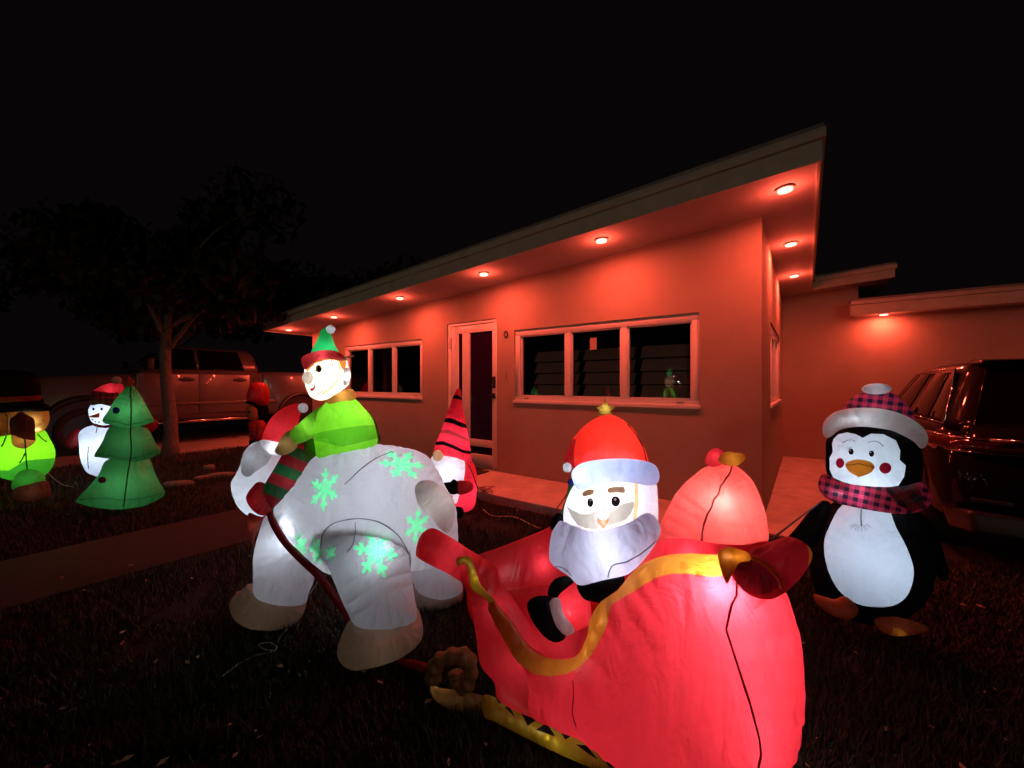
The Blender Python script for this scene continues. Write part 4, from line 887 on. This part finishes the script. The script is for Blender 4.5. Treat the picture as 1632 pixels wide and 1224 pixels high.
gf = inflatable('green_figure_inflatable', 40, 795, 4.35, 'glowing green bodied inflatable figure with tan collar and wide black hat at the left edge', 'inflatable figure')
pillow('lower_body', gf, [(18, 772), (30, 752), (50, 748), (70, 756), (73, 774), (60, 782), (40, 784), (24, 784)], 4.3, fabric('nylon_mid_green', (.05, .35, .03), .5), k=.6)
pillow('base', gf, [(24, 778), (45, 772), (74, 766), (80, 776), (80, 792), (60, 798), (28, 798), (18, 790)], 4.25, fabric('nylon_base', (.20, .055, .025), .4), k=.4)
pillow('body', gf, [(-30, 700), (0, 690), (40, 686), (68, 684), (80, 700), (88, 718), (86, 738), (76, 754), (58, 765), (20, 766), (-20, 752), (-36, 725)], 4.4, fabric('nylon_lime', (.26, .80, .02), .55), k=.7, key='gfbody',
       regions=[('hem', [(-40, 745), (0, 750), (14, 750), (40, 734), (88, 730), (80, 756), (58, 770), (20, 770), (-30, 766)], fabric('nylon_mid_green', (.05, .35, .03), .5), False)])
pillow('collar', gf, [(-40, 660), (0, 656), (30, 653), (72, 652), (79, 664), (76, 678), (66, 688), (40, 692), (10, 694), (-40, 700)], 4.1, fabric('nylon_tan', (.75, .42, .10), .5), k=.6, key='gfcollar')
pillow('beard_flap', gf, [(15, 670), (24, 662), (33, 656), (45, 662), (55, 669), (56, 690), (57, 702), (48, 711), (36, 715), (20, 709), (17, 690)], 3.9, fabric('nylon_tan', (.75, .42, .10), .5), k=.4, smooth=1, key='gfflap',
       regions=[('brown_patch', [(14, 669), (33, 654), (57, 668), (56, 702), (38, 700), (17, 692)], fabric('nylon_dark_brown', (.07, .012, .008), .3), False)])
pillow('hat', gf, [(-50, 600), (0, 590), (45, 592), (62, 604), (66, 632), (66, 642), (0, 646), (-50, 648)], 4.3, F_black, k=.5, key='gfhat', regions=[('hat_band', [(-60, 635), (0, 633), (66, 630), (66, 638), (0, 642), (-60, 644)], fabric('nylon_band_red', (.45, .03, .04), .4), False)])
pillow('hat_brim', gf, [(-60, 646), (0, 642), (60, 641), (80, 648), (76, 655), (30, 656), (-60, 660)], 4.0, F_black, k=.6)
for q in ([(40, 700), (42, 735), (46, 765)], [(40, 722), (36, 730), (31, 738)], [(60, 692), (68, 700), (74, 704)], [(10, 695), (6, 705), (2, 712)]): seam(gf, ['gfbody', 'gfflap'], q, .006, M_seamg)
seam(gf, ['gfcollar'], [(8, 656), (13, 668), (12, 690)], .006, M_seamt)
bulb(gf, 62, 688, 4.2, .4, .02, (1, 1, .8)); bulb(gf, 30, 722, 4.42, 5.5, .06, (1, 1, .85)); bulb(gf, 50, 672, 4.14, 1.3, .05, (1, .95, .8)); bulb(gf, 45, 765, 4.3, .5, .04); bulb(gf, 38, 700, 3.92, .25, .02, (1, .9, .7)); bulb(gf, 50, 785, 4.25, .12, .02)

ns = inflatable('toy_soldier_inflatable', 408, 712, 8.1, 'unlit toy soldier inflatable with tall red hat standing before the parked pickup truck', 'inflatable soldier')
F_us = fabric('nylon_unlit_red', (.55, .02, .03), .35)
pillow('body', ns, [(397, 674), (410, 670), (422, 674), (424, 690), (420, 702), (400, 702), (397, 688)], 8.1, F_us, k=.6, key='nbody')
for zz in (678, 684, 690): decal(ns, 'nbody', 'coat_braid', [(398, zz), (406, zz), (406, zz+2), (398, zz+2)], F_orange, .02, False)
pillow('arm', ns, [(409, 674), (418, 670), (424, 676), (424, 692), (416, 704), (408, 700)], 7.85, F_us, k=.6)
pillow('legs', ns, [(399, 698), (420, 698), (420, 716), (400, 716)], 8.1, F_black, k=.6)
pillow('head', ns, [(393, 648), (405, 645), (414, 652), (413, 668), (402, 670), (394, 666)], 8.0, fabric('nylon_unlit_skin', (.5, .24, .12), .3), k=.7, key='nhead')
pillow('hair', ns, [(410, 648), (425, 646), (428, 660), (424, 674), (414, 670)], 8.05, F_black, k=.6)
pillow('hat', ns, [(394, 640), (395, 622), (402, 611), (415, 609), (425, 613), (429, 625), (428, 645), (412, 646)], 8.0, F_us, k=.7)
pillow('hat_brim', ns, [(391, 640), (402, 640), (414, 647), (412, 652), (400, 645), (392, 643)], 7.8, F_black, k=.5)
decal(ns, 'nhead', 'eye', ell(397, 657, 1.3, 2.2, 8), M_print, .02)
P = P_house
# ------------------------------------------------------------------ vehicles (house coordinates, then turned with the house)
M_paint_b = pbr('black_car_paint', (.004, .003, .003), .6, coat=.30, spec=.03)
M_cglass = pbr('dark_car_glass', (.003, .003, .003), .06, spec=.3)
M_chrome = pbr('chrome', (.7, .7, .7), .12, 1)
M_tyre = pbr('tyre_rubber', (.015, .015, .015), .85)
M_rim = pbr('alloy_rim', (.05, .05, .05), .4, .8)
M_silver = pbr('silver_truck_paint', (.12, .105, .10), .33, metal=.3, coat=.7, noise=.06, nscale=3)
def hexa(name, parent, v8, mat, bev=.05, seg=3, cuts=0):
    """eight corners: bottom ring then top ring"""
    mb = MB(); mb.add(v8, [(3, 2, 1, 0), (4, 5, 6, 7), (0, 1, 5, 4), (1, 2, 6, 5), (2, 3, 7, 6), (3, 0, 4, 7)])
    return mb.build(name, mat, parent, bevel=bev, seg=seg)
def loft(name, parent, rings, mat, caps=True):
    n = len(rings[0]); V = [v for r in rings for v in r]; Fc = []
    for i in range(len(rings)-1):
        for k in range(n): Fc.append((i*n+k, i*n+(k+1) % n, (i+1)*n+(k+1) % n, (i+1)*n+k))
    if caps: Fc += [tuple(range(n))[::-1], tuple((len(rings)-1)*n+k for k in range(n))]
    o = mk(name, V, Fc, mat, parent, True); 
    bm = bmesh.new(); bm.from_mesh(o.data); bmesh.ops.recalc_face_normals(bm, faces=bm.faces); bm.to_mesh(o.data); bm.free()
    return o
def rrect(x0, x1, z0, z1, r, n=5):
    out = []
    for cx, cz, a0 in ((x1-r, z0+r, -90), (x1-r, z1-r, 0), (x0+r, z1-r, 90), (x0+r, z0+r, 180)):
        for i in range(n+1):
            a = math.radians(a0+90*i/n); out.append((cx+r*math.cos(a), cz+r*math.sin(a)))
    return out
def wheel(parent, x, y, z, r, wdt, side):
    t = MB(); prof = [(-.5, .72), (-.5, .93), (-.38, 1), (.38, 1), (.5, .93), (.5, .72)]
    V = []; n = 32
    for i in range(n):
        a = 2*math.pi*i/n
        for u, rr in prof: V.append((u*wdt, r*rr*math.cos(a), r*rr*math.sin(a)))
    m = len(prof); Fc = [(i*m+k, i*m+(k+1) % m, ((i+1) % n)*m+(k+1) % m, ((i+1) % n)*m+k) for i in range(n) for k in range(m)]
    wo = mk('wheel', [], [], M_tyre, parent); wo.location = (x, y, z)
    mk('tyre', V, Fc, M_tyre, wo, True)
    rm = MB(); rm.cyl((side*wdt*.32, 0, 0), r*.70, .02, 'x', 28); rm.cyl((side*wdt*.38, 0, 0), r*.16, .05, 'x', 16)
    for i in range(6):
        a = 2*math.pi*i/6; c, s_ = math.cos(a), math.sin(a); q = MB().box(-.012, .012, -.035, .035, r*.12, r*.70)
        rm.add([(v[0]+side*wdt*.40, v[1]*c-v[2]*s_, v[1]*s_+v[2]*c) for v in q.v], q.f)
    rm.build('rim', M_rim, wo); return wo

# black car on the driveway, tail towards the lawn (local y grows away from the lawn)
car = empty('parked_car', HW(2.03, -.15, .02), 'black car parked tail first beside the penguin, red lights mirrored in its paint', 'car', rz=HRZ)
hw = .93
def ringc(y, hwid, z0, z1, r): return [(a, y, b) for a, b in rrect(-hwid, hwid, z0, z1, r)]
loft('body', car, [ringc(-.06, .62, .42, .62, .09), ringc(-.03, .80, .34, .70, .12), ringc(.05, .89, .28, .80, .14), ringc(.16, .925, .24, .92, .15), ringc(.40, .93, .22, .97, .13), ringc(1.2, .935, .22, .96, .13), ringc(2.6, .935, .22, .93, .13), ringc(3.3, .93, .24, .90, .15), ringc(3.9, .86, .26, .80, .18), ringc(4.08, .70, .32, .66, .14)], M_paint_b)
loft('tailgate', car, [[(a, -.02+.26*max(0, b-.66)/.34*.5, b) for a, b in rrect(-.80, .80, .56, .985, .10)], [(a, .30, b) for a, b in rrect(-.84, .84, .54, .99, .10)]], M_paint_b)
def cab(y0b, y1b, y0t, y1t, wb, wt, zb, zt, steps=7):
    rings = []
    for i in range(steps+1):
        t = i/steps; z = zb+(zt-zb)*t; sh = 1-(1-t)**1.3
        yy0 = y0b+(y0t-y0b)*t; yy1 = y1b+(y1t-y1b)*t; ww = wb+(wt-wb)*(t**1.15)
        rings.append([(a, b, z) for a, b in rrect(-ww, ww, yy0, yy1, .16)])
    rings.append([(a, b, zt+.035) for a, b in rrect(-wt*.86, wt*.86, y0t+.10, y1t-.12, .16)])
    rings.append([(a, b, zt+.045) for a, b in rrect(-wt*.5, wt*.5, y0t+.45, y1t-.45, .16)])
    return rings
loft('cabin', car, cab(.12, 3.05, .52, 2.25, .86, .66, .93, 1.41), M_paint_b)
# rear window, spoiler, side glass
def quad(name, parent, q, mat, th=.012, n=None):
    a, b, c, d_ = [Vector(v) for v in q]; nn = (b-a).cross(d_-a).normalized()*th; V = [v-nn*.3 for v in (a, b, c, d_)]+[v+nn for v in (a, b, c, d_)]
    mb = MB(); mb.add(V, [(3, 2, 1, 0), (4, 5, 6, 7), (0, 1, 5, 4), (1, 2, 6, 5), (2, 3, 7, 6), (3, 0, 4, 7)]); return mb.build(name, mat, parent, bevel=.003)
quad('rear_window', car, [(-.76, .105, .96), (.76, .105, .96), (.62, .435, 1.385), (-.62, .435, 1.385)], M_cglass)
hexa('spoiler', car, [(-.66, .36, 1.405), (.66, .36, 1.405), (.64, .75, 1.43), (-.64, .75, 1.43), (-.66, .34, 1.435), (.66, .34, 1.435), (.62, .75, 1.46), (-.62, .75, 1.46)], M_paint_b, .012)
for s_ in (-1, 1):
    def sx(z, o=.010): t = (z-.93)/.48; return s_*(.86+(.66-.86)*t**1.15+o)
    for ya, yb, yat, ybt in ((.36, .78, .72, .92), (.84, 1.62, .98, 1.55), (1.68, 2.62, 1.61, 2.10)):
        za, zb_ = .985, 1.36
        q = [(sx(za), ya, za), (sx(za), yb, za), (sx(zb_, .018), ybt, zb_), (sx(zb_, .018), yat, zb_)]
        quad('side_window', car, q if s_ > 0 else q[::-1], M_cglass, .006)
    tube('roof_chrome', car, [(sx(.975, .018), .30, .975), (sx(1.2, .022), .52, 1.2), (sx(1.38, .026), .80, 1.385), (sx(1.385, .028), 1.6, 1.395), (sx(1.36, .026), 2.15, 1.37), (sx(.975, .018), 2.78, .975)], .008, M_chrome, local=True, n=6)
    tube('belt_chrome', car, [(sx(.96, .014), .30, .962), (sx(.96, .014), 2.78, .955)], .007, M_chrome, local=True, n=6)
    mr_ = hexa('mirror', car, [(s_*.90, 2.42, .96), (s_*1.07, 2.44, .97), (s_*1.06, 2.54, .97), (s_*.90, 2.54, .96), (s_*.90, 2.42, 1.08), (s_*1.07, 2.44, 1.09), (s_*1.06, 2.54, 1.08), (s_*.90, 2.54, 1.07)], M_paint_b, .03)
    # tail lamp wraps round the corner
    M_tail = pbr('tail_lamp_red', (.05, .002, .002), .14, coat=.5)
    rings = []
    for (x, y) in ((.30, -.035), (.50, -.028), (.68, -.008), (.80, .035), (.885, .12), (.938, .26), (.948, .42), (.944, .52)):
        t = (x-.30)/.65; h0, h1 = .775-.0*t, .875+.02*t
        if (x, y) == (.944, .52): h0, h1 = .84, .87
        rings.append([(s_*x, y-.018, h0), (s_*(x+.02), y-.03, (h0+h1)/2), (s_*x, y-.012, h1), (s_*(x-.05), y+.07, h1), (s_*(x-.05), y+.07, h0)])
    tl_ = loft('tail_lamp', car, rings, M_tail)
    for zz in (.79, .835, .87):
        tube('lamp_edge', tl_, [(s_*x, y-.026, zz+(.02*(x-.3)/.65 if zz > .86 else 0)) for x, y in ((.28, -.035), (.50, -.028), (.68, -.008), (.80, .035), (.885, .12), (.938, .26), (.948, .42))], .0045, M_chrome, local=True, n=6)
    quad('reflector', car, [(s_*.62, -.062, .455), (s_*.80, -.035, .455), (s_*.80, -.035, .485), (s_*.62, -.062, .485)][::s_], M_dark, .012)
    for yw in (.78, 3.32): wheel(car, s_*.85, yw, .33, .335, .22, s_)
tube('chrome_strip', car, [(x, -.045-.00*abs(x), .885) for x in (-.72, -.4, 0, .4, .72)], .009, M_chrome, local=True, n=6)
hexa('bumper_lip', car, [(-.80, -.09, .25), (.80, -.09, .25), (.88, .12, .22), (-.88, .12, .22), (-.82, -.07, .40), (.82, -.07, .40), (.92, .12, .38), (-.92, .12, .38)], M_dark, .03)
hexa('plate_recess', car, [(-.28, -.052, .60), (.28, -.052, .60), (.28, .05, .60), (-.28, .05, .60), (-.26, -.035, .74), (.26, -.035, .74), (.26, .05, .74), (-.26, .05, .74)], M_dark, .01)
# silver pickup by the far driveway, side on
tk = empty('pickup_truck', HW(-10.95, -.2, .05), 'silver crew cab pickup truck parked beyond the lawn, reddened by the house lights', 'pickup truck', rz=HRZ)
TB = 1.50; X1 = .98
def side(x): return x
def tring(y0, z0, z1, wd, tumble=.05):
    zm = z0+(z1-z0)*.62
    pr = [(wd-.06, z0), (wd-.01, z0+.12), (wd+.015, zm-.15), (wd, zm), (wd-.012, z1-.10), (wd-.045, z1-.02), (wd-.10, z1)]
    return [(a, y0, b) for a, b in pr]+[(-a, y0, b) for a, b in pr[::-1]]
loft('body', tk, [tring(-3.72, .55, 1.15, .86), tring(-3.6, .50, 1.28, .93), tring(-3.3, .50, 1.36, .98), tring(-2.2, .50, 1.44, 1.0), tring(-2.1, .50, 1.50, 1.0), tring(-.02, .50, 1.50, 1.0)], M_silver)
loft('bed', tk, [tring(.02, .52, 1.52, 1.0), tring(1.9, .52, 1.52, 1.0), tring(1.97, .56, 1.49, .97)], M_silver)
rc = []
for t, yf, yr, wd in ((0, -2.15, -.04, .93), (.35, -1.95, -.06, .88), (.8, -1.62, -.12, .80), (1.0, -1.45, -.22, .70)):
    rc.append([(a, b, 1.48+.52*t) for a, b in rrect(-wd, wd, yf, yr, .10)])
rc.append([(a, b, 2.03) for a, b in rrect(-.5, .5, -1.3, -.4, .10)])
loft('cab', tk, rc, M_silver)
for s_ in (1, -1):
    def cx_(z, o): t = (z-1.48)/.52; return s_*(.93-.13*t/.8*1.0+o)
    for a, b, c, d_ in ((-2.05, -1.235, -1.28, -1.66), (-1.205, -.36, -.46, -1.20)):
        q = [(cx_(1.53, .012), a, 1.53), (cx_(1.53, .012), b, 1.53), (cx_(1.95, .012), c, 1.95), (cx_(1.95, .012), d_, 1.95)]
        quad('side_window', tk, q if s_ > 0 else q[::-1], M_cglass, .008)
    for a, b in ((-2.2, -1.235), (-1.225, -.28)):
        dr_ = MB().box(min(s_*.995, s_*1.022), max(s_*.995, s_*1.022), a, b, .62, 1.44); dobj = dr_.build('door', M_silver, tk, bevel=.012)
        hb = MB().box(min(s_*1.022, s_*1.05), max(s_*1.022, s_*1.05), b-.32, b-.08, 1.30, 1.345); hb.box(min(s_*1.018, s_*1.026), max(s_*1.018, s_*1.026), b-.27, b-.13, 1.28, 1.37); hb.build('handle', M_dark, dobj, .008)
    MB().box(min(s_*1.01, s_*1.045), max(s_*1.01, s_*1.045), -2.2, -.02, .80, .86).build('side_moulding', M_chrome if False else M_silver, tk, .014)
    MB().box(min(s_*1.0, s_*1.032), max(s_*1.0, s_*1.032), .03, .26, .80, .86).build('side_moulding', M_silver, tk, .014)
    tube('step_bar', tk, [(s_*.93, -2.3, .50), (s_*1.07, -2.2, .47), (s_*1.07, -.1, .47), (s_*.93, 0, .50)], .032, M_chrome, local=True)
    tube('fuel_door', tk, [(s_*1.012, -.14+.062*math.cos(a), 1.33+.062*math.sin(a)) for a in [i*math.pi/10 for i in range(20)]], .005, M_dark, closed=True, local=True, n=5)
    for yw in (-2.85, .88):
        tube('wheel_arch', tk, [(s_*1.005, yw+.52*math.cos(a), .48+.50*math.sin(a)) for a in [math.pi*i/14 for i in range(15)]], .055, M_dark, local=True)
        wl = MB().cyl((s_*.99, yw, .50), .49, .05, 'x', 36); wl.build('wheel_well', M_dark, tk)
        wheel(tk, s_*.93, yw, .40, .41, .27, s_)
    hexa('mirror', tk, [(s_*.98, -2.1, 1.5), (s_*1.2, -2.08, 1.5), (s_*1.2, -1.98, 1.5), (s_*.98, -1.98, 1.5), (s_*.98, -2.1, 1.72), (s_*1.2, -2.08, 1.74), (s_*1.2, -1.98, 1.74), (s_*.98, -1.98, 1.72)], M_dark, .03)
    quad('headlight', tk, [(s_*.60, -3.74, 1.02), (s_*.86, -3.70, 1.02), (s_*.86, -3.68, 1.18), (s_*.60, -3.71, 1.18)][::s_], M_chrome, .02)
hexa('grille', tk, [(-.55, -3.76, .85), (.55, -3.76, .85), (.55, -3.6, .85), (-.55, -3.6, .85), (-.55, -3.74, 1.2), (.55, -3.74, 1.2), (.55, -3.6, 1.2), (-.55, -3.6, 1.2)], M_dark, .02)
hexa('front_bumper', tk, [(-.95, -3.86, .50), (.95, -3.86, .50), (.95, -3.6, .50), (-.95, -3.6, .50), (-.95, -3.84, .76), (.95, -3.84, .76), (.95, -3.6, .76), (-.95, -3.6, .76)], M_chrome, .04)

# ------------------------------------------------------------------ trees
def leaf_cloud(name, parent, centres, n, size, mat, off):
    V = []; Fc = []
    for i in range(n):
        c, r = centres[rng.integers(len(centres))]
        d_ = rng.normal(size=3); d_ /= np.linalg.norm(d_); p = np.array(c)+d_*r*(rng.random()**.45)*np.array((1, 1, .75))
        a = rng.normal(size=3); a /= np.linalg.norm(a); a[2] -= .5; b_ = np.cross(a, rng.normal(size=3)); b_ /= np.linalg.norm(b_)+1e-6
        s_ = size*(.6+.8*rng.random()); k = len(V)
        V += [tuple(p-b_*s_*.28-np.array(off)), tuple(p+a*s_*.5-np.array(off)), tuple(p+b_*s_*.28-np.array(off)), tuple(p-a*s_*.5-np.array(off))]; Fc.append((k, k+1, k+2, k+3))
    return mk(name, V, Fc, mat, parent)
def tree(base, h, crown_r, trunk_r, label, nleaf=7000, size=.16, lean=(0, 0), name='leafy_tree', group=None, crown_h=None):
    t = empty(name, base, label, 'tree', group); rr = random.Random(int(base[0]*100)); pts = []; rad = []
    for i in range(14):
        u = i/13; pts.append(Vector((lean[0]*u+.035*math.sin(u*7+base[0]), lean[1]*u+.03*math.cos(u*6), h*.62*u-.05))); rad.append(trunk_r*(1-.45*u)*(1+.10*rr.random())*(1.45 if i == 0 else 1.12 if i == 1 else 1))
    tube('trunk', t, pts, rad, M_bark, n=14, local=True)
    cs = []; top = pts[-1]
    for k in range(9):
        a = k*2.4+rr.random(); ln = crown_r*(.5+.5*rr.random()); st_ = pts[8+k % 6]
        e_ = st_+Vector((math.cos(a)*ln, math.sin(a)*ln, h*(.14+.24*rr.random())))
        mid = (st_+e_)/2+Vector((0, 0, .12*h*rr.random()))
        tube('limb', t, [Vector(q) for q in catmull([tuple(st_), tuple(mid), tuple(e_)], 5)], list(np.linspace(trunk_r*.42, trunk_r*.1, 11)), M_bark, n=6, local=True)
        cs.append((tuple(Vector(base)+e_), crown_r*(.32+.22*rr.random()))); cs.append((tuple(Vector(base)+mid+Vector((rr.uniform(-.3, .3), rr.uniform(-.3, .3), .3))), crown_r*.3))
    if h < 5:
        for a_, r_, z_ in ((0, 1.5, 2.75), (.9, 1.3, 3.0), (1.8, 1.5, 2.8), (2.7, 1.7, 2.7), (3.6, 1.6, 3.1), (4.5, 1.2, 3.2), (5.4, 1.0, 2.9), (2.2, .5, 2.9), (5.9, 1.9, 3.1)): cs.append((tuple(Vector(base)+Vector((r_*math.cos(a_), r_*math.sin(a_), z_))), .62))
    c = leaf_cloud('crown', t, cs, nleaf, size, M_leaf, tuple(base)); c['kind'] = 'stuff'
    return t
tb = G(277, 727)
tree((tb.x-.1, tb.y, 0), 4.9, 1.7, .105, 'slender tree with mottled trunk standing between the lawn and the pickup truck', 10000, .16)
tree((-17, 20, 0), 8, 4.2, .3, 'dark broad tree far beyond the pickup truck, at the left', 6000, .4, group=None)
tree((-8, 21, 0), 7.5, 3.8, .28, 'dark broad tree far behind the left end of the house', 6000, .4)
tree((-25, 14, 0), 7, 4.0, .28, 'dark low tree at the far left of the street', 5000, .4)
# ------------------------------------------------------------------ stones round the tree
def stone(px, py, sx_, sy_, sz, rz, label, seed):
    g0 = G(px, py); t = bmesh.new(); bmesh.ops.create_icosphere(t, subdivisions=3, radius=1)
    for v in t.verts:
        q = v.co.copy(); k = 1+.16*mnoise.noise(q*1.6+Vector((seed, 0, 0)))+.05*mnoise.noise(q*6)
        v.co = Vector((q.x*sx_*k, q.y*sy_*k, max(q.z, -.3)*sz*k if q.z < .6 else (.6+.25*(q.z-.6))*sz*k))
    me = bpy.data.meshes.new('edging_stone'); 
    for f in t.faces: f.smooth = True
    t.to_mesh(me); t.free(); me.materials.append(M_stone); o = bpy.data.objects.new('edging_stone', me); COL.objects.link(o); o.location = (g0.x, g0.y, sz*.25); o.rotation_euler = (0, 0, rz)
    tag(o, label, 'stone', 'flat stones lying round the slender tree')
stone(284, 774, .17, .10, .06, .2, 'pale oblong flat stone on the lawn just right of the green fir tree', 1)
stone(352, 760, .20, .10, .06, .35, 'longest flat stone, lying closest to the bear head', 2)
stone(332, 748, .09, .07, .07, .3, 'small round stone above the longest flat stone', 3)
stone(322, 764, .10, .07, .05, .9, 'small dark stone between the two flat stones', 4)
# ------------------------------------------------------------------ cables and guy lines
M_cable = pbr('pale_cable', (.42, .40, .36), .6); M_cord = pbr('dark_cord', (.03, .03, .03), .7)
def cable(name, pts, r, mat, label, cat='cable', jit=0):
    p = [Vector(q) for q in catmull([tuple(a) for a in pts], 8)]
    o = tube(name, None, p, r, mat, n=6); tag(o, label, cat); return o
cable('power_cable', [G(354, 1078, .012), G(384, 1056, .012), G(410, 1044, .014), G(436, 1038, .013), G(440, 1030, .012), G(428, 1024, .012), G(412, 1028, .012), G(425, 1036, .02), G(440, 1034, .012), G(446, 1016, .012), G(458, 1002, .03)], .0035, M_cable, 'thin pale cable lying on the dark grass in front of the bear front paw')
cable('power_cable', [P(512, 918, 2.0), P(502, 935, 2.05), P(490, 950, 2.1)], .004, M_cable, 'short pale cable hanging between the bear belly and its front leg')
cable('power_cable', [G(770, 812, .03), G(785, 822, .02), G(820, 824, .02), G(850, 838, .02), G(862, 842, .02)], .005, M_cable, 'pale cable snaking over the grass between the gnome and the sleigh')
cable('power_cable', [G(775, 800, .03), G(815, 808, .03), G(860, 818, .02), G(905, 830, .02)], .005, pbr('brown_cable', (.25, .15, .10), .7), 'brownish cable running along the edge of the entry slab')
cable('guy_line', [P(1226, 862, 1.12), P(1260, 836, 1.5), P(1308, 800, 1.98)], .0035, M_cord, 'taut dark line from the sleigh arm to the penguin', 'guy line')
cable('guy_line', [P(911, 772, 1.85), P(902, 790, 2.1), G(886, 812, .1)], .003, M_cord, 'taut dark line running down left from the santa cap to the slab edge', 'guy line')
cable('guy_line', [P(744, 737, 3.6), P(752, 752, 3.6), P(763, 783, 3.6)], .005, M_cord, 'dark line hanging down the right side of the gnome', 'guy line')
cable('guy_line', [P(76, 754, 3.95), G(98, 772, .1), G(118, 776, .01)], .005, M_cable, 'pale line from the green figure down to the grass', 'guy line')
# tangle of small bulbs on a wire by the gnome
tgl = empty('light_string', G(770, 800), 'tangled string of small lights heaped on the slab corner beside the gnome', 'string lights')
pp = [Vector(G(766, 797))+Vector((.05*math.sin(i*1.9)+.02*math.sin(i*5.1)+i*.004, .045*math.cos(i*2.3), .12+.03*math.sin(i*1.1))) for i in range(26)]
tube('wire', tgl, [Vector(q) for q in catmull([tuple(a) for a in pp], 4)], .004, pbr('copper_wire', (.4, .2, .12), .5), n=5)
for i in range(0, 26, 3):
    q = MB().cyl((0, 0, 0), .010, .022, n=10, r2=.004); o = q.build('small_bulb', pbr('bulb_white', (.7, .66, .62), .25), tgl); o.location = pp[i]-offset_of(tgl); o.rotation_euler = (i, i*.7, 0)
# ------------------------------------------------------------------ grass blades
def house_xy(x, y): dx = x-HC.x; dy = y-HC.y; return dx*WV.x+dy*WV.y, dx*VV.x+dy*VV.y
nB = 210000
dd = .85*np.exp(rng.random(nB)*math.log(9.0/.85)); ang = (rng.random(nB)-.5)*2.1
gxp = dd*np.tan(ang*.52)*1.0; gxp = (rng.random(nB)*2-1)*1.42*dd; gyp = dd
hx, hy = house_xy(gxp, gyp)
ok = ~(((hx > -3.34) & (hx < .02) & (hy > -.95)) | ((hx > -4.34) & (hx < -3.27)) | ((hx > -.03) & (hx < .96) & (hy > -.28)) | ((hx > -.03) & (hy > 1.17)) | (hy > -.02) & (hx > -8.1) | ((hx < -8.85)))
patch = np.array([mnoise.noise(Vector((a*1.3, b*1.3, 0)))+.5*mnoise.noise(Vector((a*6, b*6, 2))) for a, b in zip(gxp[::1], gyp[::1])])
ok &= (patch > -.42+.5*(rng.random(nB)-.5))
gxp, gyp, dd = gxp[ok], gyp[ok], dd[ok]; m = len(gxp)
hgt = (.018+.03*rng.random(m)**1.5)*(1+dd*.10); wd = (.0022+.0012*dd); az = rng.random(m)*2*math.pi
lx = (rng.random(m)-.5)*.05; ly = (rng.random(m)-.5)*.05
V = np.empty((m, 3, 3), np.float32)
V[:, 0] = np.stack([gxp-np.cos(az)*wd, gyp-np.sin(az)*wd, np.zeros(m)], 1); V[:, 1] = np.stack([gxp+np.cos(az)*wd, gyp+np.sin(az)*wd, np.zeros(m)], 1)
V[:, 2] = np.stack([gxp+lx, gyp+ly, hgt], 1)
me = bpy.data.meshes.new('grass'); me.vertices.add(m*3); me.loops.add(m*3); me.polygons.add(m)
me.vertices.foreach_set('co', V.ravel()); me.loops.foreach_set('vertex_index', np.arange(m*3, dtype=np.int32)); me.polygons.foreach_set('loop_start', np.arange(0, m*3, 3, dtype=np.int32))
me.update(calc_edges=True); me.materials.append(M_grass); go = bpy.data.objects.new('grass', me); COL.objects.link(go)
tag(go, 'short dark lawn grass', 'grass', kind='stuff')
# fallen leaves
V = []; Fc = []
for i in range(260):
    d_ = .95*math.exp(random.random()*math.log(6.5/.95)); x = random.uniform(-1.3, 1.3)*d_; a = random.random()*6.28; s_ = random.uniform(.006, .022); z = .025+.015*random.random()
    k = len(V); V += [(x+s_*math.cos(a), d_+s_*math.sin(a), z), (x-s_*.4*math.sin(a), d_+s_*.4*math.cos(a), z+.006), (x-s_*math.cos(a), d_-s_*math.sin(a), z+.004), (x+s_*.4*math.sin(a), d_-s_*.4*math.cos(a), z)]; Fc.append((k, k+1, k+2, k+3))
lo = mk('leaf_litter', V, Fc, pbr('dry_leaf', (.32, .22, .13), .8), None); tag(lo, 'small dry leaves scattered over the grass', 'leaves', kind='stuff')

# two added far glow points standing in for vehicle glints
for px, py, d_, lb in ((50, 605, 38, 'tiny added glow point for a vehicle glint, left one of two bright points at the far left'), (72, 608.5, 34, 'tiny added glow point for a vehicle glint, right one of two bright points at the far left')):
    q = P(px, py, d_); lp = empty('glint_stand_in', (q.x, q.y, 0), lb, 'glint', 'added far glints')
    MB().cyl((0, 0, q.z/2-.05), .03, q.z-.1, n=8).build('glint_post', M_dark, lp)
    g_ = MB().cyl((0, 0, q.z), .17 if px < 60 else .10, .10, n=12); g_.build('glint_disc', emis('glint_emission', (1, .85, .6), 1.1), lp)
